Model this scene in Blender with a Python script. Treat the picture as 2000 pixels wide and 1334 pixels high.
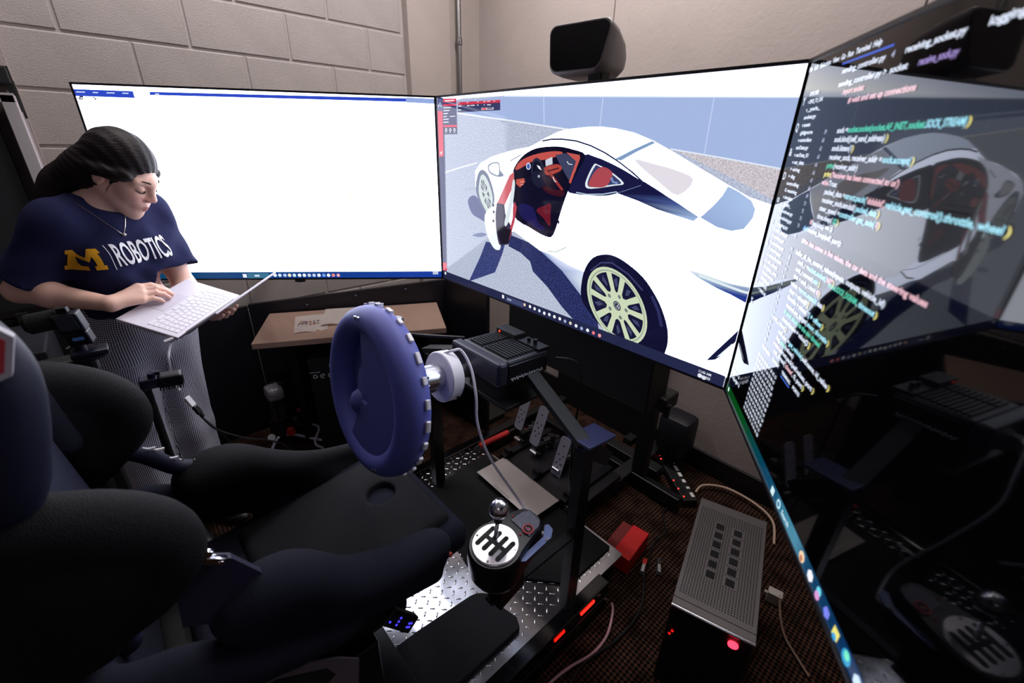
import bpy, bmesh, math, random
import numpy as np
from mathutils import Vector, Matrix
from mathutils.bvhtree import BVHTree
random.seed(7)
SC = bpy.context.scene
COL = SC.collection
for _o in list(bpy.data.objects): bpy.data.objects.remove(_o)

# ------------------------------------------------------------------ camera, light, exposure
def basis(yaw, pitch, roll):
    fw = Vector((math.cos(yaw)*math.cos(pitch), math.sin(yaw)*math.cos(pitch), -math.sin(pitch)))
    r = fw.cross(Vector((0, 0, 1))).normalized(); u = r.cross(fw)
    return fw, r*math.cos(roll)+u*math.sin(roll), -r*math.sin(roll)+u*math.cos(roll)
_fw, _r, _u = basis(math.radians(137.1945), math.radians(24.353), math.radians(1.5416))
cam_d = bpy.data.cameras.new('camera'); cam = bpy.data.objects.new('camera', cam_d); COL.objects.link(cam)
M = Matrix((_r, _u, -_fw)).transposed().to_4x4(); M.translation = Vector((1.6506, -1.0871, 1.62)); cam.matrix_world = M
cam_d.sensor_width = 36; cam_d.lens = 854.14/2000*36; cam_d.clip_start = .01
cam_d.dof.use_dof = True; cam_d.dof.focus_distance = 1.5; cam_d.dof.aperture_fstop = 2.8
SC.camera = cam
SC.view_settings.view_transform = 'Standard'; SC.view_settings.look = 'None'
SC.view_settings.exposure = 0; SC.view_settings.gamma = 1; SC.view_settings.use_curve_mapping = False
wd = bpy.data.worlds.new('world'); SC.world = wd; wd.use_nodes = True
wd.node_tree.nodes['Background'].inputs[0].default_value = (.75, .75, 1, 1); wd.node_tree.nodes['Background'].inputs[1].default_value = .006
def area(name, loc, rot, sx, sy, power, col):
    l = bpy.data.lights.new(name, 'AREA'); l.shape = 'RECTANGLE'; l.size = sx; l.size_y = sy; l.energy = power; l.color = col
    o = bpy.data.objects.new(name, l); o.location = loc; o.rotation_euler = rot; COL.objects.link(o); return o
area('ceiling_tube_light', (.45, .50, 2.93), (0, 0, 0), 1.9, .12, 33, (1, .95, .93))
area('added_wall_light', (-.52, -.62, 2.93), (0, 0, math.radians(90)), 1.2, .12, 16, (1, .94, .93))  # unseen lamp added to brighten the left block wall
area('room_ceiling_light', (2.6, -2.6, 2.93), (0, 0, 0),   .4, .4, 5, (.80, .84, 1))

# ------------------------------------------------------------------ materials
def lin(c):
    return tuple(((v/255)/12.92 if v/255 <= .04045 else ((v/255+.055)/1.055)**2.4) for v in c)
MATS = {}
def mat(name, rgb, rough=.5, metal=0, bump=0, bscale=200, spec=.5, emit=None, estr=0, var=0, vscale=20, coat=0, stretch=None, detail=3, aniso=0):
    """rgb is sRGB 0-255. bump = relief in metres; var = albedo variation."""
    if name in MATS: return MATS[name]
    m = bpy.data.materials.new(name); m.use_nodes = True; MATS[name] = m
    nt = m.node_tree; b = nt.nodes['Principled BSDF']; c = lin(rgb)
    b.inputs['Base Color'].default_value = (*c, 1); b.inputs['Roughness'].default_value = rough
    b.inputs['Metallic'].default_value = metal; b.inputs['Specular IOR Level'].default_value = spec
    b.inputs['Coat Weight'].default_value = coat; b.inputs['Coat Roughness'].default_value = .05
    if emit: b.inputs['Emission Color'].default_value = (*lin(emit), 1); b.inputs['Emission Strength'].default_value = estr
    if bump or var:
        tc = nt.nodes.new('ShaderNodeTexCoord'); mp = nt.nodes.new('ShaderNodeMapping'); nt.links.new(tc.outputs['Object'], mp.inputs[0])
        if stretch: mp.inputs['Scale'].default_value = stretch
        if bump:
            n = nt.nodes.new('ShaderNodeTexNoise'); n.inputs['Scale'].default_value = bscale; n.inputs['Detail'].default_value = detail
            nt.links.new(mp.outputs[0], n.inputs[0]); bp = nt.nodes.new('ShaderNodeBump'); bp.inputs['Distance'].default_value = bump; bp.inputs['Strength'].default_value = 1
            nt.links.new(n.outputs[0], bp.inputs['Height']); nt.links.new(bp.outputs[0], b.inputs['Normal'])
        if var:
            n2 = nt.nodes.new('ShaderNodeTexNoise'); n2.inputs['Scale'].default_value = vscale; n2.inputs['Detail'].default_value = 5
            nt.links.new(mp.outputs[0], n2.inputs[0]); rp = nt.nodes.new('ShaderNodeValToRGB')
            rp.color_ramp.elements[0].position = .3; rp.color_ramp.elements[1].position = .7
            rp.color_ramp.elements[0].color = (*[v*(1-var) for v in c], 1); rp.color_ramp.elements[1].color = (*[min(1, v*(1+var)) for v in c], 1)
            nt.links.new(n2.outputs[0], rp.inputs[0]); nt.links.new(rp.outputs[0], b.inputs['Base Color'])
    return m
def attr_mat(name, rough=.5, spec=.5, bump=0, bscale=300, sss=0):
    m = bpy.data.materials.new(name); m.use_nodes = True; nt = m.node_tree; b = nt.nodes['Principled BSDF']
    a = nt.nodes.new('ShaderNodeAttribute'); a.attribute_name = 'tint'; nt.links.new(a.outputs['Color'], b.inputs['Base Color'])
    b.inputs['Roughness'].default_value = rough; b.inputs['Specular IOR Level'].default_value = spec
    if sss:
        b.inputs['Subsurface Weight'].default_value = sss; b.inputs['Subsurface Radius'].default_value = (1, .35, .2); b.inputs['Subsurface Scale'].default_value = .006
    if bump:
        n = nt.nodes.new('ShaderNodeTexNoise'); n.inputs['Scale'].default_value = bscale; bp = nt.nodes.new('ShaderNodeBump'); bp.inputs['Distance'].default_value = bump
        nt.links.new(n.outputs[0], bp.inputs['Height']); nt.links.new(bp.outputs[0], b.inputs['Normal'])
    return m

# ------------------------------------------------------------------ objects
def tag(o, label=None, cat=None, group=None, kind=None):
    if label: o['label'] = label
    if cat: o['category'] = cat
    if group: o['group'] = group
    if kind: o['kind'] = kind
    return o
def thing(name, label, cat, loc=(0, 0, 0), group=None):
    o = bpy.data.objects.new(name, None); COL.objects.link(o); o.location = loc; o.empty_display_size = .05
    return tag(o, label, cat, group)
def origin(p):
    v = Vector((0, 0, 0))
    while p: v = v+p.location; p = p.parent
    return v
def link(name, me, m, parent=None, smooth=False, label=None):
    o = bpy.data.objects.new(name, me); COL.objects.link(o)
    if m: 
        for x in (m if isinstance(m, (list, tuple)) else [m]): me.materials.append(x)
    if smooth: me.polygons.foreach_set('use_smooth', [True]*len(me.polygons))
    if parent: o.parent = parent; me.transform(Matrix.Translation(-origin(parent)))
    if label: o['label'] = label
    return o
class MB:
    """collects simple solids in one bmesh; T is an optional frame applied to everything added"""
    def __init__(s, T=None): s.bm = bmesh.new(); s.T = T or Matrix.Identity(4)
    def _x(s, vs): 
        for v in vs: v.co = s.T @ v.co
    def box(s, c, d, rz=0, bev=0, R=None):
        g = bmesh.ops.create_cube(s.bm, size=1); vs = g['verts']
        A = R.to_4x4() if R else Matrix.Rotation(rz, 4, 'Z')
        Mx = Matrix.Translation(c) @ A @ Matrix.Diagonal((*d, 1))
        for v in vs: v.co = Mx @ v.co
        if bev:
            es = {e for v in vs for e in v.link_edges}
            r = bmesh.ops.bevel(s.bm, geom=list(es), offset=bev, segments=2, affect='EDGES', profile=.5)
            vs = list({v for f in r['faces'] for v in f.verts} | {v for v in vs if v.is_valid})
        s._x(vs); return s
    def cyl(s, a, b, r, r2=None, n=16, bev=0, caps=True):
        a = Vector(a); b = Vector(b); d = b-a; r2 = r if r2 is None else r2
        q = d.to_track_quat('Z', 'Y').to_matrix()
        rings = [(0, r), (d.length, r2)]
        if bev: rings = [(0, r-bev), (bev, r), (d.length-bev, r2), (d.length, r2-bev)]
        L = [[s.bm.verts.new(s.T @ (a + q @ Vector((rr*math.cos(2*math.pi*k/n), rr*math.sin(2*math.pi*k/n), z)))) for k in range(n)] for z, rr in rings]
        for i in range(len(L)-1):
            for k in range(n): s.bm.faces.new((L[i][k], L[i][(k+1) % n], L[i+1][(k+1) % n], L[i+1][k]))
        if caps: s.bm.faces.new(L[0][::-1]); s.bm.faces.new(L[-1])
        return s
    def lathe(s, prof, n=32, closed=False):
        """profile of (radius, z) round the local z axis"""
        L = [[s.bm.verts.new(s.T @ Vector((max(r, 1e-5)*math.cos(2*math.pi*k/n), max(r, 1e-5)*math.sin(2*math.pi*k/n), z))) for k in range(n)] for r, z in prof]
        m = len(L)
        for i in range(m if closed else m-1):
            for k in range(n): s.bm.faces.new((L[i][k], L[i][(k+1) % n], L[(i+1) % m][(k+1) % n], L[(i+1) % m][k]))
        if not closed: s.bm.faces.new(L[0][::-1]); s.bm.faces.new(L[-1])
        return s
    def tube(s, pts, r, n=8, sm=4):
        P = spline(pts, sm) if sm else [Vector(p) for p in pts]
        prev = None; L = []
        for i, p in enumerate(P):
            t = (P[min(i+1, len(P)-1)]-P[max(i-1, 0)]).normalized()
            if prev is None: prev = t.orthogonal().normalized()
            prev = (prev - t*prev.dot(t)).normalized(); bn = t.cross(prev)
            rr = r(i/(len(P)-1)) if callable(r) else r
            L.append([s.bm.verts.new(s.T @ (p+(prev*math.cos(2*math.pi*k/n)+bn*math.sin(2*math.pi*k/n))*rr)) for k in range(n)])
        for i in range(len(L)-1):
            for k in range(n): s.bm.faces.new((L[i][k], L[i][(k+1) % n], L[i+1][(k+1) % n], L[i+1][k]))
        s.bm.faces.new(L[0][::-1]); s.bm.faces.new(L[-1]); return s
    def prism(s, poly, z0, z1):
        """2-D outline (counter-clockwise) extruded from z0 to z1 in the frame"""
        a = [s.bm.verts.new(s.T @ Vector((x, y, z0))) for x, y in poly]; b = [s.bm.verts.new(s.T @ Vector((x, y, z1))) for x, y in poly]
        n = len(poly)
        s.bm.faces.new(a[::-1]); s.bm.faces.new(b)
        for i in range(n): s.bm.faces.new((a[i], a[(i+1) % n], b[(i+1) % n], b[i]))
        return s
    def face(s, pts):
        s.bm.faces.new([s.bm.verts.new(s.T @ Vector(p)) for p in pts]); return s
    def ball(s, c, r, sx=1, sy=1, sz=1, u=16, v=10):
        g = bmesh.ops.create_uvsphere(s.bm, u_segments=u, v_segments=v, radius=r)
        for w in g['verts']: w.co = s.T @ (Vector(c)+Vector((w.co.x*sx, w.co.y*sy, w.co.z*sz)))
        return s
    def build(s, name, m, parent=None, smooth=False, label=None, fix=True):
        me = bpy.data.meshes.new(name)
        if fix: bmesh.ops.recalc_face_normals(s.bm, faces=s.bm.faces)
        s.bm.to_mesh(me); s.bm.free()
        o = link(name, me, m, parent, False, label)
        if smooth:
            me.polygons.foreach_set('use_smooth', [True]*len(me.polygons))
            try: me.set_sharp_from_angle(angle=math.radians(38))
            except Exception: pass
        return o
def spline(pts, sm=4):
    P = [Vector(p) for p in pts]; o = []
    if len(P) < 3: return P
    for i in range(len(P)-1):
        p0, p1, p2, p3 = P[max(i-1, 0)], P[i], P[i+1], P[min(i+2, len(P)-1)]
        for k in range(sm):
            t = k/sm; o.append(.5*((2*p1)+(p2-p0)*t+(2*p0-5*p1+4*p2-p3)*t*t+(3*p1-p0-3*p2+p3)*t**3))
    o.append(P[-1]); return o
def frame(o, x, y):
    """4x4 with local x, local y (made square to x) and z = x cross y"""
    x = Vector(x).normalized(); y = Vector(y); y = (y-x*x.dot(y)).normalized(); z = x.cross(y)
    m = Matrix((x, y, z)).transposed().to_4x4(); m.translation = Vector(o); return m
def text_mesh(s, size=1, cut=0, bold=0):
    cu = bpy.data.curves.new('t', 'FONT'); cu.body = s; cu.size = size; cu.resolution_u = 3; cu.offset = bold
    o = bpy.data.objects.new('t', cu); COL.objects.link(o); bpy.context.view_layer.update()
    dg = bpy.context.evaluated_depsgraph_get(); me = bpy.data.meshes.new_from_object(o.evaluated_get(dg))
    bpy.data.objects.remove(o); bpy.data.curves.remove(cu)
    if cut:
        bm = bmesh.new(); bm.from_mesh(me); bmesh.ops.triangulate(bm, faces=bm.faces)
        for _ in range(6):
            es = [e for e in bm.edges if e.calc_length() > cut]
            if not es: break
            bmesh.ops.subdivide_edges(bm, edges=es, cuts=1); bmesh.ops.triangulate(bm, faces=bm.faces)
        bm.to_mesh(me); bm.free()
    return me
def put_text(name, s, T, m, parent, width=None, size=.02, bold=0, label=None):
    """flat lettering lying in frame T (x along the line, z out of the surface)"""
    me = text_mesh(s, size, bold=bold)
    if width and len(me.vertices):
        xs = [v.co.x for v in me.vertices]; k = width/max(max(xs)-min(xs), 1e-6); x0 = min(xs)
        me.transform(Matrix.Diagonal((k, 1, 1, 1)) @ Matrix.Translation((-x0, 0, 0)))
    me.transform(T); me.name = name
    return link(name, me, m, parent, label=label)

# ------------------------------------------------------------------ signed-distance bodies (soft, continuous surfaces)
def A(*v): return np.array(v, float)
class SDF:
    """list of soft solids joined by a smooth minimum; each entry works only near itself"""
    def __init__(s): s.p = []
    def cap(s, a, b, ra, rb=None, k=.02, sub=False):
        a, b = np.array(a, float), np.array(b, float); rb = ra if rb is None else rb; m = max(ra, rb)
        def f(P):
            d = b-a; t = np.clip(((P-a)@d)/max(d@d, 1e-12), 0, 1); return np.linalg.norm(P-a-t[:, None]*d, axis=1)-(ra+(rb-ra)*t)
        s.p.append((f, np.minimum(a, b)-m, np.maximum(a, b)+m, k, sub)); return s
    def ell(s, c, r, R=None, k=.02, sub=False):
        c = np.array(c, float); r = np.array(r, float); R = np.eye(3) if R is None else np.array(R, float)
        def f(P):
            q = (P-c)@R; k0 = np.linalg.norm(q/r, axis=1); k1 = np.linalg.norm(q/(r*r), axis=1)
            return np.where(k1 > 1e-9, k0*(k0-1)/np.maximum(k1, 1e-9), -r.min())
        m = r.max(); s.p.append((f, c-m, c+m, k, sub)); return s
    def box(s, c, h, R=None, rad=.01, k=.02, sub=False):
        c = np.array(c, float); h = np.array(h, float)-rad; R = np.eye(3) if R is None else np.array(R, float)
        def f(P):
            q = np.abs((P-c)@R)-h; return np.linalg.norm(np.maximum(q, 0), axis=1)+np.minimum(q.max(1), 0)-rad
        e = np.abs(R)@(h+rad); s.p.append((f, c-e, c+e, k, sub)); return s
    def poly(s, pts, r, k=.02, sub=False):
        P = [np.array(p) for p in spline([Vector(p) for p in pts], 3)]
        for i in range(len(P)-1):
            f0, f1 = i/(len(P)-1), (i+1)/(len(P)-1)
            s.cap(P[i], P[i+1], r(f0) if callable(r) else r, r(f1) if callable(r) else r, k, sub)
        return s
    def ev(s, P):
        D = np.full(len(P), .3)
        for f, lo, hi, k, sub in s.p:
            mg = max(k, .001)+.06
            i = np.nonzero(((P > lo-mg) & (P < hi+mg)).all(1))[0]
            if not len(i): continue
            d = f(P[i]); D0 = D[i]
            if sub: d = -d; h = np.clip(.5-.5*(D0-d)/k, 0, 1) if k > 0 else (d > D0)*1.; D[i] = D0*(1-h)+d*h+k*h*(1-h)
            else: h = np.clip(.5+.5*(D0-d)/k, 0, 1) if k > 0 else (d < D0)*1.; D[i] = D0*(1-h)+d*h-k*h*(1-h)
        return D
    def mesh(s, res, warp=None):
        add = [q for q in s.p if not q[4]]
        lo = np.min([q[1] for q in add], 0)-.02; hi = np.max([q[2] for q in add], 0)+.02
        B = 6; bs = res*B; nb = np.ceil((hi-lo)/bs).astype(int)
        g = np.stack(np.meshgrid(*[np.arange(n) for n in nb], indexing='ij'), -1).reshape(-1, 3)
        F = (lambda P: s.ev(P) + (warp(P) if warp else 0))
        cen = lo+(g+.5)*bs; g = g[np.abs(s.ev(cen)) < bs*1.05+.012]
        N = int(max(nb)*B+4)
        o = np.stack(np.meshgrid(*[np.arange(B+1)]*3, indexing='ij'), -1).reshape(-1, 3)
        key = lambda q: (q[..., 0].astype(np.int64)*N+q[..., 1])*N+q[..., 2]
        C = (g[:, None, :]*B+o[None]).reshape(-1, 3); kk, ix = np.unique(key(C), return_index=True); C = C[ix]
        V = np.empty(len(C))
        for a in range(0, len(C), 400000): V[a:a+400000] = F(lo+C[a:a+400000]*res)
        oc = np.stack(np.meshgrid(*[np.arange(B)]*3, indexing='ij'), -1).reshape(-1, 3)
        cells = (g[:, None, :]*B+oc[None]).reshape(-1, 3)
        cn = np.array([[i, j, k] for i in (0, 1) for j in (0, 1) for k in (0, 1)])
        ci = np.stack([np.searchsorted(kk, key(cells+c)) for c in cn], 1); cv = V[ci]
        sg = cv < 0; act = sg.any(1) & ~sg.all(1); cells = cells[act]; cv = cv[act]
        acc = np.zeros((len(cells), 3)); cnt = np.zeros(len(cells))
        for a in range(8):
            for b in range(a+1, 8):
                if np.abs(cn[a]-cn[b]).sum() != 1: continue
                va, vb = cv[:, a], cv[:, b]; mk = (va < 0) != (vb < 0); t = np.where(mk, va/np.where(mk, va-vb, 1), 0)
                acc += np.where(mk[:, None], cn[a]+(cn[b]-cn[a])*t[:, None], 0); cnt += mk
        verts = lo+(cells+acc/cnt[:, None])*res
        ck = key(cells); od = np.argsort(ck); cks = ck[od]
        def cell(q):
            k = key(q); i = np.clip(np.searchsorted(cks, k), 0, len(cks)-1); ok = cks[i] == k; return np.where(ok, od[i], -1)
        quads = []
        for ax in range(3):
            e = np.zeros(3, int); e[ax] = 1; b, c = np.eye(3, dtype=int)[(ax+1) % 3], np.eye(3, dtype=int)[(ax+2) % 3]
            i1 = np.searchsorted(kk, key(cells+e)); i0 = np.searchsorted(kk, key(cells))
            s0, s1 = V[i0] < 0, V[np.clip(i1, 0, len(V)-1)] < 0; mk = s0 != s1; q = cells[mk]; up = s0[mk]
            f = np.stack([cell(q), cell(q-b), cell(q-b-c), cell(q-c)], 1); ok = (f >= 0).all(1) & (q > 0).all(1)
            f = f[ok]; up = up[ok]; f[~up] = f[~up][:, ::-1]; quads.append(f)
        return verts, np.concatenate(quads)
    def build(s, name, m, res, parent=None, warp=None, tint=None, label=None, mask=None):
        v, f = s.mesh(res, warp)
        me = bpy.data.meshes.new(name); me.vertices.add(len(v)); me.vertices.foreach_set('co', v.astype(np.float32).ravel())
        me.loops.add(f.size); me.loops.foreach_set('vertex_index', f.astype(np.int32).ravel())
        me.polygons.add(len(f)); me.polygons.foreach_set('loop_start', np.arange(0, f.size, 4, dtype=np.int32))
        try: me.polygons.foreach_set('loop_total', np.full(len(f), 4, np.int32))
        except Exception: pass
        me.update(calc_edges=True); me.validate()
        if tint is not None:
            a = me.attributes.new('tint', 'FLOAT_COLOR', 'POINT'); t = tint(v); a.data.foreach_set('color', np.concatenate([t, np.ones((len(t), 1))], 1).astype(np.float32).ravel())
        o = link(name, me, m, parent, True, label); o['_v'] = 0; del o['_v']
        return o
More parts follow.
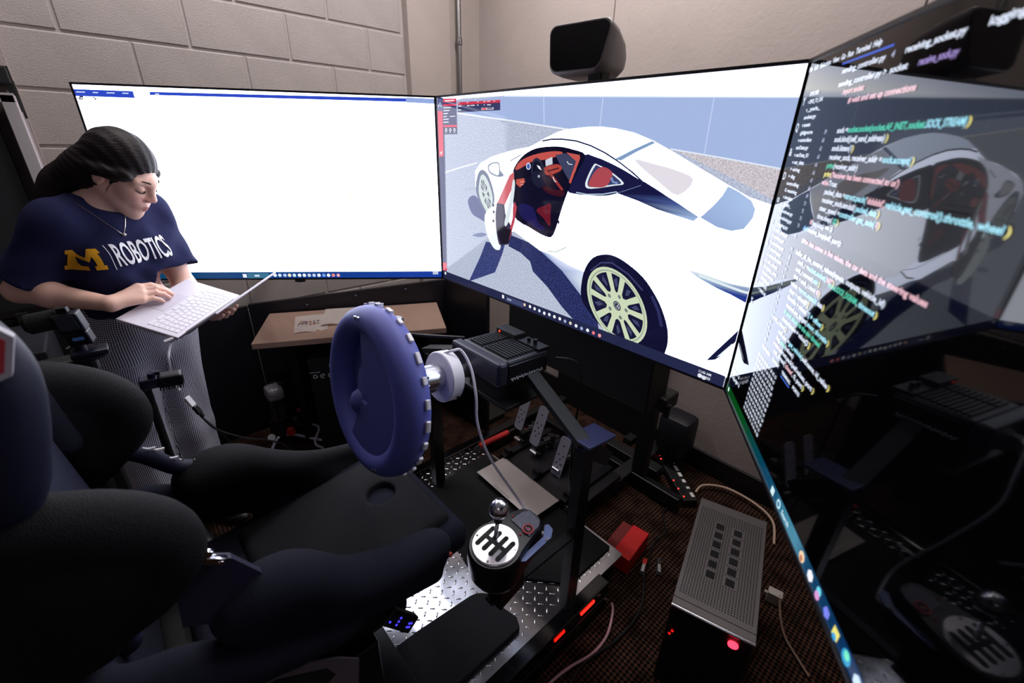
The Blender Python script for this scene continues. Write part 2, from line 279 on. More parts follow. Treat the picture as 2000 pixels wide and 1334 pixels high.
MID_PICTURE = '''1 1 ; 186 194 216 ; 74 7329 12973 7291 12957 57 30 176
0 3.2 ; 205 212 236 205 212 236 215 220 238 255 255 255 190 200 228 190 200 228 190 200 228 190 200 228 ; 84 7329 8436 7329 12973 7329 12973 6871 12973 6722 4074 7169 1807 7197 229 7057
0 1 ; 165 184 226 ; 1422 7114 4074 7147 12973 6708 12973 5412 10367 5723 6866 6197 1405 6760
0 1 ; 215 228 250 ; 4075 7136 12973 6702 12973 6724 4074 7173
0 1 ; 195 212 245 ; 2475 7135 2469 6748 2528 6746 2534 7132
0 1 ; 195 212 245 ; 5872 7042 5949 6315 5993 6315 5915 7040
0 1 ; 195 212 245 ; 8119 6928 8098 6038 8134 6035 8153 6924
0 1 ; 195 212 245 ; 11220 6797 11241 5635 11266 5632 11244 6793
1 1 ; 205 198 205 ; 10484 5691 12973 5383 12973 4771 11948 5170
0 1 ; 235 240 250 ; 1396 6701 4475 6400 6968 6135 6973 6176 4484 6445 1412 6751
0 1 ; 225 235 250 ; 10369 5694 11805 5527 12973 5378 12973 5407 11804 5559 10369 5728
0 1 ; 235 240 250 ; 194 4508 1566 4816 2605 5030 2584 5071 1544 4860 169 4554
2 1 ; 36 42 86 ; 4479 2702 6066 2519 7399 2284 8239 1517 8795 572 8928 112 8415 67 7924 298 7237 682 6512 1211 5771 1598 5613 1925 5085 2150 4444 2267
2 1 ; 52 60 108 ; 3119 2212 4240 2299 4095 1898 3681 1104 2885 740 1959 330 2773 1575
0 1 ; 84 92 140 ; 1989 3655 2057 3742 2176 3820 2318 3869 2456 3869 2598 3804 2752 3689 2897 3553 3009 3428 3093 3305 3156 3172 3187 3055 3173 2979 3095 2957 2963 2976 2811 3013 2672 3049 2549 3073 2426 3099 2311 3137 2213 3199 2123 3297 2042 3423 1990 3551
0 1 ; 110 120 165 ; 2253 2321 2315 2359 2462 2416 2635 2472 2781 2509 2907 2524 3035 2526 3134 2517 3174 2500 3134 2466 3035 2417 2906 2368 2779 2333 2633 2314 2460 2304 2314 2306
0 6 ; 222 231 255 ; 2471 4748 2801 5047 3425 5285 4013 5421 4658 5552 5349 5651 5672 5763 6058 5923 6573 6100 7067 6177 7669 6221 8176 6226 8664 6179 9248 6079 9867 5885 10567 5600 11231 5304 11947 4993 12484 4766 12966 4662 12973 4006 12973 2764 12973 366 11044 269 11173 1104 8045 1272 7119 1923 6603 2186 6074 2397 4767 2844 3764 2793 3227 3320 2680 3725 2485 4234
0 1 ; 205 225 205 215 232 215 225 245 228 190 230 190 240 250 240 250 255 250 240 250 245 225 235 230 ; 2527 4783 2855 5068 4013 5410 5349 5645 5270 5541 4016 5277 3222 5096 2799 4704
0 1 ; 238 246 244 ; 2470 4685 2799 4704 3012 4402 2684 4120 2518 4171
0 1 ; 120 140 190 222 231 255 222 231 255 222 231 255 215 225 238 165 180 215 150 165 205 ; 6074 2397 6588 2368 7411 2167 8098 2077 8010 1701 8045 1272 7119 1923
0 3 ; 205 220 248 ; 6058 5923 6573 6100 7067 6177 7669 6221 8176 6226 8664 6179 9248 6079 9825 5885 9313 5678 8764 5419 8258 5620 7722 5782 7168 5879 6592 5893
0 3 ; 222 228 248 ; 2471 4748 2801 5047 4013 5421 5349 5651 5835 5739 5524 5521 4940 5227 4596 4810 3750 3641 3227 3320 2573 4176
0 5 ; 232 238 255 ; 7176 4442 8968 4530 10268 4235 11349 4079 12057 3943 12836 4120 12973 2919 11595 2895 10964 2206 10049 2611 9155 2853 8115 2543 7369 2574 6698 2988
0 1 ; 22 22 58 ; 5932 5811 6298 5862 6739 5872 7305 5831 7850 5717 8379 5545 8894 5325 9334 5098 9675 4894 9703 4926 9362 5131 8919 5360 8402 5582 7868 5757 7314 5873 6739 5916 6287 5907 5916 5857
0 1 ; 25 25 70 20 20 62 20 22 66 70 90 150 150 175 215 165 188 225 150 170 215 40 45 100 28 30 80 24 24 66 20 20 60 ; 9687 4924 10003 4821 10404 4633 10868 4437 11416 4205 11301 4086 10798 4163 10265 4249 9663 4402 8955 4538 9353 4724
0 1 ; 24 24 66 ; 7678 5484 7786 5516 7902 5490 8024 5458 8142 5437 8266 5409 8417 5368 8612 5311 8832 5242 9051 5166 9286 5076 9519 4979 9679 4905 9735 4870 9722 4855 9675 4832 9597 4789 9483 4739 9359 4687 9232 4636 9094 4585 8955 4538 8828 4497 8700 4461 8546 4432 8340 4413 8103 4400 7891 4392 7730 4383 7598 4379 7472 4384 7324 4388 7183 4400 7115 4464 7165 4605 7287 4792 7406 4977 7496 5167 7583 5356
0 1 ; 180 200 225 ; 7464 4415 7889 4396 8481 4456 8917 4559 8956 4536 8975 4562 8909 4588 8473 4486 7888 4428 7469 4447
0 1 ; 120 135 185 ; 8969 4543 9363 4681 9683 4799 9676 4811 9356 4693 8962 4555
0 1 ; 225 235 245 ; 8039 5243 8076 5273 8110 5270 8180 5249 8310 5215 8474 5163 8641 5097 8834 5006 9029 4902 9134 4819 9105 4777 8986 4756 8817 4729 8571 4676 8265 4617 8016 4581 7884 4582 7821 4609 7790 4658 7787 4733 7817 4829 7859 4929 7913 5043 7978 5160
0 1 ; 60 62 105 ; 8089 5202 8117 5231 8140 5233 8197 5216 8314 5182 8464 5130 8615 5067 8783 4985 8953 4893 9045 4822 9024 4790 8927 4778 8782 4759 8562 4715 8286 4662 8064 4630 7950 4630 7898 4653 7874 4695 7872 4759 7897 4842 7933 4929 7980 5027 8038 5129
0 1 ; 172 72 82 ; 8107 5067 8190 5138 8281 5184 8377 5201 8496 5182 8621 5134 8705 5077 8726 5011 8708 4935 8675 4862 8640 4794 8589 4730 8512 4680 8385 4650 8229 4634 8097 4632 8001 4637 7932 4656 7906 4708 7942 4816 8021 4955
0 1 ; 120 150 200 ; 8664 4923 8754 4799 8924 4782 8930 4835 8792 4843 8726 4947
0 1 ; 132 158 196 ; 8746 5419 9313 5678 9825 5885 9936 5844 9457 5639 8930 5380
0 1.7 ; 222 231 255 222 231 255 222 231 255 222 231 255 222 231 255 222 231 255 250 250 255 222 231 255 222 231 255 222 231 255 222 231 255 ; 8947 5390 9459 5630 9927 5836 10567 5600 11232 5300 11959 4974 11839 4724 11463 4203 10868 4437 10235 4707 9686 4932
0 1 ; 228 222 232 ; 9383 5417 9475 5436 9720 5392 9963 5345 10156 5318 10348 5288 10539 5247 10762 5195 10981 5133 11101 5052 11068 4915 10937 4752 10776 4658 10609 4688 10415 4794 10195 4924 9894 5090 9562 5283
0 1 ; 165 188 228 168 192 230 172 196 234 172 196 234 168 192 230 160 184 224 158 182 222 150 172 215 150 172 215 160 184 224 165 188 226 ; 11961 4966 12243 4861 12545 4706 12673 4533 12666 4336 12530 4076 12261 3986 11907 4027 11455 4197 11713 4507 11876 4748
0 1 ; 105 112 140 ; 2506 4170 2531 4356 2592 4549 2668 4696 2755 4780 2857 4821 2960 4826 3066 4796 3174 4732 3276 4639 3373 4507 3465 4344 3538 4191 3588 4058 3618 3933 3624 3819 3600 3722 3550 3636 3492 3548 3430 3438 3359 3326 3281 3261 3197 3266 3107 3319 3009 3394 2898 3486 2780 3598 2680 3725 2597 3862 2533 4011
0 1 ; 205 216 214 ; 2685 4185 2712 4335 2760 4496 2820 4611 2892 4658 2977 4661 3066 4626 3162 4547 3262 4430 3350 4301 3424 4163 3486 4012 3520 3873 3517 3752 3485 3641 3439 3542 3381 3444 3307 3357 3227 3320 3139 3362 3044 3454 2955 3555 2872 3651 2795 3756 2737 3863 2700 3965 2682 4069
0 1 ; 70 76 100 ; 3219 3891 3390 3783 3419 3611 3224 3861
0 1 ; 70 76 100 ; 3221 3812 3414 3536 3370 3462 3212 3799
0 1 ; 70 76 100 ; 3183 3795 3325 3456 3223 3509 3165 3805
0 1 ; 70 76 100 ; 3121 3848 3156 3574 3035 3737 3100 3876
0 1 ; 70 76 100 ; 3058 3949 2971 3848 2880 4056 3042 3986
0 1 ; 70 76 100 ; 3018 4061 2844 4171 2816 4343 3013 4092
0 1 ; 70 76 100 ; 3017 4140 2822 4416 2869 4488 3025 4153
0 1 ; 70 76 100 ; 3054 4157 2913 4492 3015 4437 3072 4147
0 1 ; 70 76 100 ; 3116 4104 3081 4372 3200 4212 3137 4076
0 1 ; 70 76 100 ; 3179 4003 3263 4102 3354 3898 3195 3967
0 1 ; 110 122 150 ; 3223 4975 3279 5026 3372 5066 3478 5095 3603 5118 3740 5130 3845 5112 3889 5044 3902 4947 3929 4861 4002 4800 4089 4751 4126 4711 4082 4677 3989 4650 3884 4636 3771 4638 3645 4653 3532 4674 3442 4696 3366 4724 3306 4765 3255 4829 3220 4907
0 1 ; 248 252 255 ; 3285 4953 3335 4996 3417 5034 3508 5061 3611 5081 3722 5090 3807 5074 3849 5017 3866 4934 3870 4857 3867 4791 3852 4730 3814 4692 3739 4686 3642 4703 3552 4724 3478 4743 3411 4766 3358 4798 3313 4846 3282 4902
0 1 ; 40 42 80 ; 4454 5179 4723 5292 4985 5396 4965 5416 4703 5312 4433 5200
0 1 ; 12 10 34 ; 4598 4752 4607 4871 4631 4942 4679 5017 4761 5117 4866 5220 4980 5312 5096 5390 5220 5457 5356 5516 5499 5568 5654 5611 5842 5645 6087 5671 6360 5689 6610 5693 6821 5681 7012 5658 7195 5626 7399 5596 7593 5557 7705 5485 7684 5361 7581 5201 7470 5031 7373 4862 7269 4683 7170 4495 7087 4302 7011 4101 6932 3877 6845 3590 6754 3277 6653 3040 6554 2934 6446 2913 6292 2924 6060 2959 5778 3030 5498 3108 5215 3171 4935 3243 4727 3364 4645 3559 4642 3800 4644 4043 4621 4295 4602 4549
0 1 ; 196 82 76 ; 4701 4932 4731 5000 4816 5103 4941 5199 5105 5278 5306 5350 5530 5413 5795 5468 6079 5513 6321 5543 6513 5556 6670 5556 6772 5545 6819 5524 6814 5492 6744 5453 6577 5405 6339 5349 6107 5301 5913 5275 5729 5259 5542 5224 5336 5147 5126 5050 4952 4974 4823 4932 4735 4915
0 1 ; 60 66 96 ; 6520 5446 6922 5509 7431 5378 7401 5027 7143 4755 6773 5147
0 1 ; 196 86 80 ; 6955 5536 7489 5478 7514 5381 7226 4656 7149 4703 7370 5301
0 1 ; 205 212 225 ; 6108 5285 6396 5390 6429 5183 6138 5106
0 1 ; 172 66 58 ; 6062 5048 6199 5109 6407 5161 6581 5190 6689 5185 6767 5158 6812 5123 6830 5084 6815 5038 6750 4990 6598 4930 6391 4867 6222 4842 6115 4886 6050 4971
0 1 ; 150 52 52 ; 6086 5050 6246 5042 6950 4476 6880 4417
0 1 ; 70 20 30 ; 6224 4938 6715 5061 6694 5102 6202 4981
0 1 ; 190 84 70 ; 4769 4618 5161 4685 5220 4563 4980 4370 4775 4472
0 1 ; 230 150 140 ; 4978 4529 5155 4565 5143 4596 4966 4560
0 1 ; 230 150 140 ; 5001 4438 5143 4472 5129 4503 4987 4469
0 1 ; 104 22 38 ; 5810 3719 5896 3793 6065 3864 6214 3920 6314 3968 6395 4002 6451 3991 6472 3910 6468 3783 6464 3652 6478 3508 6491 3360 6470 3277 6393 3306 6281 3402 6164 3499 6022 3572 5873 3646
0 1 ; 26 24 80 ; 5005 3838 5183 3865 5428 3848 5633 3787 5750 3661 5831 3491 5921 3348 6063 3262 6211 3204 6273 3160 6205 3115 6051 3083 5852 3098 5579 3190 5257 3332 5023 3475 4930 3614 4931 3749
0 1 ; 60 16 30 ; 6046 4512 6171 4508 6377 4473 6570 4445 6738 4441 6894 4442 6992 4426 7017 4373 6985 4303 6895 4256 6713 4251 6468 4271 6265 4308 6132 4375 6047 4459
0 1 ; 215 225 245 ; 5457 5072 5449 5024 5421 4984 5379 4961 5330 4958 5285 4977 5252 5014 5239 5062 5247 5110 5276 5150 5318 5173 5367 5175 5411 5156 5444 5119
0 1 ; 60 90 170 ; 5421 5071 5414 5031 5389 5001 5353 4988 5316 4997 5288 5024 5276 5063 5283 5103 5308 5133 5344 5145 5381 5136 5409 5109
0 1 ; 38 42 66 ; 6126 4881 6136 4776 6128 4677 6101 4589 6057 4519 5999 4470 5930 4445 5853 4446 5773 4474 5696 4527 5625 4602 5565 4693 5520 4797 5492 4906 5483 5014 5494 5114 5523 5201 5569 5269 5629 5314 5699 5335 5775 5331 5853 5301 5928 5248 5996 5176 6054 5087 6098 4987
0 1 ; 14 14 36 ; 6067 4867 6077 4779 6073 4698 6055 4627 6022 4570 5978 4531 5925 4512 5865 4515 5803 4540 5741 4585 5684 4647 5635 4724 5597 4810 5573 4900 5563 4988 5569 5071 5589 5141 5623 5197 5668 5233 5721 5250 5781 5245 5842 5219 5902 5174 5957 5113 6005 5038 6042 4954
0 1 ; 225 230 240 ; 5732 5124 5881 5093 5971 4973 5821 5020
0 1 ; 26 28 50 ; 5523 4865 5592 4911 5699 4934 5811 4937 5929 4920 6051 4884 6143 4837 6194 4776 6214 4704 6199 4634 6136 4559 6036 4485 5928 4447 5808 4464 5679 4519 5582 4589 5528 4679 5506 4784
0 1 ; 150 160 180 ; 5914 4790 5905 4762 5876 4743 5838 4740 5807 4755 5793 4782 5803 4810 5832 4829 5870 4832 5901 4816
0 1 ; 235 240 250 ; 6461 4810 6534 4695 6619 4655 6638 4675 6561 4709 6491 4820
0 1 ; 235 240 250 ; 7004 5280 7090 5204 7239 5200 7240 5221 7103 5223 7029 5293
0 1.1 ; 236 246 248 ; 3596 3592 3436 3579 3255 3447 3119 3307 3056 3203 3041 3093 3053 2962 3088 2795 3150 2609 3230 2439 3331 2295 3449 2170 3560 2077 3658 2027 3749 2009 3829 2014 3905 2027 3970 2062 4006 2156 4005 2334 3976 2569 3920 2815 3834 3105 3723 3408
0 1 ; 58 50 78 ; 3749 3705 3867 3830 4024 3887 4148 3872 4197 3757 4215 3568 4260 3381 4381 3226 4528 3076 4619 2918 4614 2727 4552 2525 4470 2371 4370 2304 4249 2288 4138 2281 4049 2248 3971 2225 3899 2274 3827 2436 3762 2670 3720 2920 3701 3196 3704 3486
0 1 ; 212 104 112 ; 4649 4854 4431 4730 4024 4108 3790 3741 4211 3722 4524 4213 4681 4524
0 1 ; 186 70 88 ; 4724 3899 4845 3699 4753 3191 4486 2506 4402 2625 4634 3301 4639 3676
0 1 ; 222 232 238 ; 4622 4608 4661 4619 4701 4572 4720 4468 4708 4282 4676 4036 4634 3799 4584 3586 4524 3383 4462 3216 4396 3092 4327 3006 4272 2965 4233 2971 4207 3023 4208 3118 4246 3266 4309 3454 4370 3646 4424 3839 4477 4036 4524 4213 4561 4377 4591 4522
0 1 ; 24 18 34 ; 3763 2826 4171 2983 4394 2885 4590 2914 4440 2366 4035 2263
0 1 ; 40 40 70 ; 3634 3641 3617 3601 3575 3580 3533 3591 3516 3628 3533 3669 3574 3690 3616 3678
0 1 ; 40 40 70 ; 3647 3403 3630 3362 3589 3341 3546 3352 3529 3389 3546 3431 3587 3452 3629 3440
0 1 ; 40 40 70 ; 3631 3073 3614 3031 3571 3009 3529 3020 3511 3057 3528 3100 3570 3122 3613 3111
0 1 ; 40 40 60 ; 6883 3467 6874 3420 6845 3397 6812 3411 6795 3455 6804 3502 6833 3524 6866 3510
0 1 ; 120 125 140 ; 6930 3593 6973 3663 7019 3653 6968 3549 6989 3545 7041 3656 6961 3676 6910 3599
0 1 ; 160 150 190 ; 4741 3308 5675 3004 6551 2748 7194 2740 7198 2757 6559 2765 5688 3020 4755 3324
0 1 ; 200 215 205 ; 6455 2422 6833 2474 7276 2710 7245 2750 6813 2520 6456 2474
0 1 ; 222 231 255 225 238 240 215 232 238 190 205 225 150 165 200 40 60 140 34 44 130 44 66 150 60 84 160 160 185 215 ; 11393 2875 11697 2870 12539 2778 12973 2795 12973 2753 12973 2546 12973 2400 12601 2505 12227 2582 11727 2726
0 1 ; 225 238 242 ; 11705 2770 12329 2683 12822 2623 12973 2619 12973 2680 12827 2685 12337 2746 11716 2835
0 1 ; 16 15 46 ; 8032 1250 7999 1409 7994 1587 8003 1759 8019 1921 8048 2076 8096 2223 8164 2363 8251 2493 8355 2601 8485 2682 8632 2741 8775 2781 8904 2802 9030 2804 9164 2790 9310 2760 9463 2713 9623 2653 9797 2580 9977 2494 10144 2397 10291 2290 10425 2171 10551 2049 10667 1925 10775 1796 10874 1660 10969 1509 11057 1350 11127 1198 11177 1056 11211 921 11231 793 11237 668 11228 550 11212 448 11206 365 11192 298 11119 240 10970 176 10757 121 10470 111 10056 172 9551 285 9100 422 8770 582 8513 762 8311 924 8170 1040 8087 1134
0 1 ; 58 60 104 ; 8323 2165 8689 2494 9059 2554 9654 2349 10193 1996 10224 2034 9682 2390 9074 2599 8664 2534 8282 2196
0 1 ; 44 46 92 ; 10474 1905 10736 1552 10926 1123 11011 1171 10818 1604 10553 1962
0 1 ; 203 216 184 ; 10463 1293 10504 1144 10525 997 10524 856 10502 723 10459 600 10395 490 10310 396 10206 319 10085 261 9949 225 9800 211 9641 220 9475 253 9306 309 9137 387 8973 486 8818 605 8674 740 8546 888 8437 1046 8350 1211 8286 1378 8246 1543 8233 1702 8245 1852 8282 1989 8342 2111 8425 2215 8527 2300 8646 2363 8779 2404 8924 2423 9076 2420 9233 2395 9392 2350 9550 2285 9703 2202 9850 2104 9987 1991 10113 1866 10225 1732 10322 1590 10402 1443
0 1 ; 150 164 150 ; 10394 1296 10435 1143 10453 993 10446 850 10416 717 10361 597 10283 494 10183 409 10063 345 9926 306 9774 291 9611 302 9441 339 9268 403 9097 491 8934 601 8781 732 8645 879 8529 1038 8437 1205 8370 1374 8331 1542 8321 1703 8339 1854 8385 1989 8456 2106 8552 2202 8667 2275 8799 2323 8945 2346 9101 2345 9261 2319 9424 2270 9585 2199 9740 2109 9887 2001 10022 1878 10143 1744 10246 1600 10330 1449
0 1 ; 203 216 184 ; 10364 1297 10404 1148 10421 1003 10415 865 10385 736 10332 620 10256 520 10159 438 10043 377 9910 339 9763 325 9605 336 9440 372 9273 434 9109 519 8950 626 8804 752 8672 894 8560 1048 8470 1209 8406 1373 8368 1535 8358 1691 8376 1836 8420 1967 8489 2080 8580 2173 8692 2244 8820 2291 8961 2314 9111 2313 9267 2288 9424 2241 9580 2172 9731 2085 9873 1980 10004 1862 10121 1731 10221 1591 10303 1446
0 1 ; 20 20 52 ; 9080 2273 9143 2268 9207 2260 9272 2247 9337 2230 9403 2209 9393 1774 9351 1723 9282 1794
0 1 ; 64 70 104 ; 9198 2096 9297 2181 9364 1964 9319 1873
0 1 ; 20 20 52 ; 9590 2128 9686 2073 9779 2011 9867 1942 9951 1867 10029 1787 9701 1590 9600 1609 9547 1708
0 1 ; 64 70 104 ; 9682 1913 9837 1903 9767 1740 9664 1714
0 1 ; 110 125 120 ; 9477 1678 9520 1643 9532 1602 9514 1574 9481 1567 9447 1582 9419 1617 9410 1657 9431 1683
0 1 ; 20 20 52 ; 10159 1623 10198 1564 10233 1504 10265 1443 10293 1381 10317 1320 9866 1350 9784 1393 9810 1456
0 1 ; 64 70 104 ; 10062 1521 10216 1422 10040 1369 9917 1416
0 1 ; 20 20 52 ; 10366 1141 10377 1049 10379 959 10371 873 10353 791 10325 714 9885 1054 9835 1155 9902 1203
0 1 ; 64 70 104 ; 10209 1060 10308 905 10088 982 9989 1087
0 1 ; 110 125 120 ; 9823 1272 9816 1232 9781 1222 9740 1241 9710 1274 9703 1307 9720 1332 9756 1339 9797 1317
0 1 ; 20 20 52 ; 10245 584 10210 546 10171 510 10129 479 10083 451 10034 427 9745 898 9735 980 9820 950
0 1 ; 64 70 104 ; 10066 689 10071 532 9888 717 9852 843
0 1 ; 20 20 52 ; 9873 381 9781 371 9683 372 9582 383 9478 406 9373 438 9442 890 9515 937 9613 867
0 1 ; 64 70 104 ; 9673 552 9573 451 9503 681 9548 781
0 1 ; 110 125 120 ; 9633 945 9585 954 9550 989 9542 1031 9557 1059 9587 1065 9626 1047 9658 1010 9663 969
0 1 ; 20 20 52 ; 9172 529 9105 568 9039 611 8975 657 8913 707 8853 760 9177 1041 9258 1047 9284 962
0 1 ; 64 70 104 ; 9166 716 8994 717 9076 901 9189 934
0 1 ; 20 20 52 ; 8695 930 8623 1027 8561 1127 8508 1230 8466 1334 8435 1437 8968 1346 9067 1270 9055 1176
0 1 ; 64 70 104 ; 8752 1130 8577 1236 8783 1295 8920 1245
0 1 ; 110 125 120 ; 9153 1152 9131 1200 9146 1233 9185 1239 9225 1223 9251 1192 9257 1154 9240 1124 9199 1120
0 1 ; 20 20 52 ; 8408 1629 8408 1692 8414 1752 8424 1811 8439 1867 8458 1920 8957 1596 9017 1517 8942 1497
0 1 ; 64 70 104 ; 8605 1624 8499 1789 8746 1701 8852 1590
0 1 ; 20 20 52 ; 8540 2057 8597 2117 8663 2168 8736 2208 8817 2240 8903 2261 9142 1778 9127 1689 9021 1705
0 1 ; 64 70 104 ; 8782 1992 8784 2146 8973 1954 9008 1829
0 1 ; 110 125 120 ; 9059 1614 9094 1632 9139 1616 9170 1578 9180 1540 9165 1517 9129 1512 9085 1531 9055 1571
0 1 ; 22 24 50 ; 9567 1328 9574 1276 9560 1232 9526 1204 9478 1195 9422 1207 9368 1239 9323 1285 9296 1338 9289 1391 9304 1435 9338 1463 9387 1471 9442 1458 9496 1426 9539 1381
0 1 ; 190 200 205 ; 9535 1329 9540 1289 9529 1256 9503 1235 9467 1228 9424 1237 9383 1261 9350 1296 9329 1337 9323 1377 9335 1410 9361 1432 9398 1438 9440 1428 9481 1404 9514 1369
0 1 ; 22 24 50 ; 9517 1330 9521 1297 9512 1270 9491 1252 9460 1247 9426 1255 9392 1274 9364 1303 9347 1336 9343 1369 9352 1396 9374 1414 9404 1419 9438 1411 9472 1391 9499 1363
0 1 ; 215 222 228 ; 9459 1389 9405 1302 9506 1281 9516 1307 9432 1316 9483 1377
0 1 ; 22 24 60 ; 12376 633 12610 1062 12973 1709 12973 1675 12972 1379 12699 874 12588 731
0 1.2 ; 222 231 255 ; 12615 826 12900 1304 12947 1295 12696 888
0 1 ; 52 58 104 ; 133 7324 534 7260 502 5043 319 30 30 30 82 3979
0 1 ; 88 92 136 ; 142 7209 511 7193 485 6827 131 6837
0 1 ; 235 235 245 ; 214 6970 322 7119 359 6967 411 6971 324 7145 164 6981
0 1 ; 236 70 98 ; 111 6828 466 6819 427 5201 95 5169
0 1 ; 255 200 210 ; 226 5291 257 5371 185 5264 292 5255 354 5403 142 5325
0 1 ; 64 66 108 ; 533 7237 1393 7208 1389 6014 502 6002
0 1 ; 225 60 88 ; 532 7228 1392 7204 1396 7094 524 7111
0 1 ; 225 60 88 ; 520 7056 1384 7033 1390 6971 525 6992
0 1 ; 225 60 88 ; 506 6331 1395 6332 1391 6259 501 6255
0 1 ; 255 225 230 ; 646 7143 1262 7131 1261 7173 645 7186
0 1 ; 235 236 245 ; 530 6912 1033 6909 1031 6940 529 6943
0 1 ; 235 236 245 ; 523 6810 939 6813 937 6844 521 6842
0 1 ; 235 236 245 ; 517 6709 827 6715 823 6747 513 6740
0 1 ; 235 236 245 ; 510 6606 749 6616 744 6647 505 6638
0 1 ; 235 236 245 ; 502 6513 868 6521 866 6553 500 6545
0 1 ; 235 236 245 ; 495 6409 862 6419 859 6451 493 6442
0 1 ; 235 236 245 ; 944 6610 1297 6612 1295 6637 943 6636
0 1 ; 245 245 250 ; 747 6159 730 6121 690 6098 642 6098 605 6121 593 6160 610 6198 650 6221 698 6221 735 6198
0 1 ; 64 66 108 ; 705 6159 693 6131 668 6120 644 6131 635 6160 647 6188 673 6199 697 6188
0 1 ; 210 212 225 ; 590 6055 739 6060 738 6078 589 6073
0 1 ; 245 245 250 ; 1028 6159 1012 6121 973 6098 926 6098 889 6121 877 6159 894 6197 933 6220 980 6220 1016 6196
0 1 ; 64 66 108 ; 987 6159 975 6131 950 6120 927 6131 918 6159 930 6187 955 6198 979 6187
0 1 ; 210 212 225 ; 875 6056 1020 6061 1019 6079 874 6074
0 1 ; 245 245 250 ; 1303 6158 1287 6121 1249 6098 1203 6098 1167 6121 1155 6158 1171 6196 1209 6219 1255 6219 1291 6195
0 1 ; 64 66 108 ; 1263 6158 1251 6131 1227 6119 1204 6131 1195 6158 1207 6186 1231 6197 1254 6186
0 1 ; 210 212 225 ; 1154 6056 1296 6061 1295 6079 1153 6074
0 1 ; 52 56 98 ; 1488 7064 3895 7050 3902 6751 1474 6746
0 1 ; 205 54 80 ; 1489 7082 3895 7057 3897 6978 1484 6985
0 1 ; 255 210 215 ; 1514 7042 1607 7043 1604 7068 1511 7067
0 1 ; 255 210 215 ; 2035 7039 2131 7040 2128 7064 2031 7064
0 1 ; 255 210 215 ; 2649 7032 2741 7033 2737 7056 2645 7056
0 1 ; 255 210 215 ; 2996 7027 3115 7026 3112 7049 2993 7050
0 1 ; 255 210 215 ; 3202 7027 3376 7024 3374 7047 3200 7050
0 1 ; 255 210 215 ; 3549 7021 3633 7021 3630 7044 3545 7044
0 1 ; 235 236 245 ; 1500 6934 1718 6931 1717 6961 1499 6964
0 1 ; 235 236 245 ; 2047 6933 2224 6931 2222 6961 2045 6963
0 1 ; 235 236 245 ; 2271 6934 2507 6930 2506 6959 2270 6963
0 1 ; 235 236 245 ; 2648 6929 2725 6931 2720 6959 2643 6958
0 1 ; 235 236 245 ; 3028 6924 3073 6927 3065 6955 3020 6953
0 1 ; 235 236 245 ; 3202 6918 3406 6915 3404 6943 3201 6946
0 1 ; 235 236 245 ; 1495 6810 1680 6809 1679 6840 1494 6841
0 1 ; 245 225 230 ; 2889 6852 3549 6847 3550 6782 2888 6781
0 1 ; 225 60 88 ; 2921 6793 3168 6794 3162 6842 2916 6841
0 1 ; 110 110 140 ; 3204 6797 3509 6796 3504 6843 3200 6845
0 1 ; 226 60 84 ; 65 770 359 816 360 450 63 400
0 1 ; 36 40 72 ; 60 400 12943 400 12943 60 60 60
0 1.2 ; 220 190 170 ; 5498 252 5486 288 5455 311 5417 311 5386 288 5374 252 5386 215 5417 193 5455 193 5486 215
0 1.2 ; 240 240 245 ; 5786 260 5774 296 5743 319 5705 319 5674 296 5662 260 5674 223 5705 201 5743 201 5774 223
0 1.2 ; 225 230 240 ; 6028 245 6017 281 5986 304 5947 304 5916 281 5904 245 5916 208 5947 186 5986 186 6017 208
0 1.2 ; 200 210 230 ; 6274 238 6262 275 6231 297 6192 297 6161 275 6150 238 6161 202 6192 179 6231 179 6262 202
0 1.2 ; 245 245 250 ; 6523 217 6511 253 6480 276 6441 276 6410 253 6399 217 6410 180 6441 158 6480 158 6511 180
0 1.2 ; 220 225 235 ; 6771 238 6759 274 6728 297 6690 297 6659 274 6647 238 6659 201 6690 179 6728 179 6759 201
0 1.2 ; 250 250 250 ; 7016 230 7004 266 6973 289 6935 289 6904 266 6892 230 6904 194 6935 171 6973 171 7004 194
0 1.2 ; 235 235 240 ; 7270 232 7258 269 7227 291 7189 291 7158 269 7146 232 7158 196 7189 173 7227 173 7258 196
0 1.2 ; 150 160 190 ; 7513 216 7501 253 7470 275 7432 275 7401 253 7389 216 7401 180 7432 157 7470 157 7501 180
0 1.2 ; 200 190 170 ; 7756 219 7744 255 7713 278 7675 278 7644 255 7632 219 7644 182 7675 160 7713 160 7744 182
0 1.2 ; 225 230 245 ; 8009 204 7997 240 7966 263 7928 263 7897 240 7885 204 7897 167 7928 145 7966 145 7997 167
0 1.2 ; 150 160 200 ; 8250 187 8238 223 8207 246 8169 246 8138 223 8126 187 8138 150 8169 128 8207 128 8238 150
0 1.2 ; 225 230 240 ; 8502 203 8490 239 8459 262 8421 262 8390 239 8378 203 8390 166 8421 144 8459 144 8490 166
0 1.2 ; 225 110 120 ; 8745 191 8733 227 8702 250 8664 250 8633 227 8621 191 8633 154 8664 132 8702 132 8733 154
0 1.2 ; 235 150 150 ; 8994 182 8983 219 8952 241 8913 241 8882 219 8870 182 8882 146 8913 124 8951 124 8982 146
0 1.2 ; 225 230 240 ; 12365 147 12354 184 12323 206 12284 206 12253 184 12241 147 12253 111 12284 88 12323 88 12354 111
0 1.2 ; 200 205 220 ; 12481 130 12469 167 12438 189 12400 189 12369 167 12357 130 12369 94 12400 71 12438 71 12469 94
0 1.2 ; 240 240 245 ; 303 310 291 347 260 369 222 369 191 347 179 310 191 274 222 251 260 251 291 274
0 1 ; 240 240 245 ; 4152 318 4272 318 4272 178 4152 178
0 1 ; 64 72 110 ; 4395 321 5379 321 5379 121 4395 121
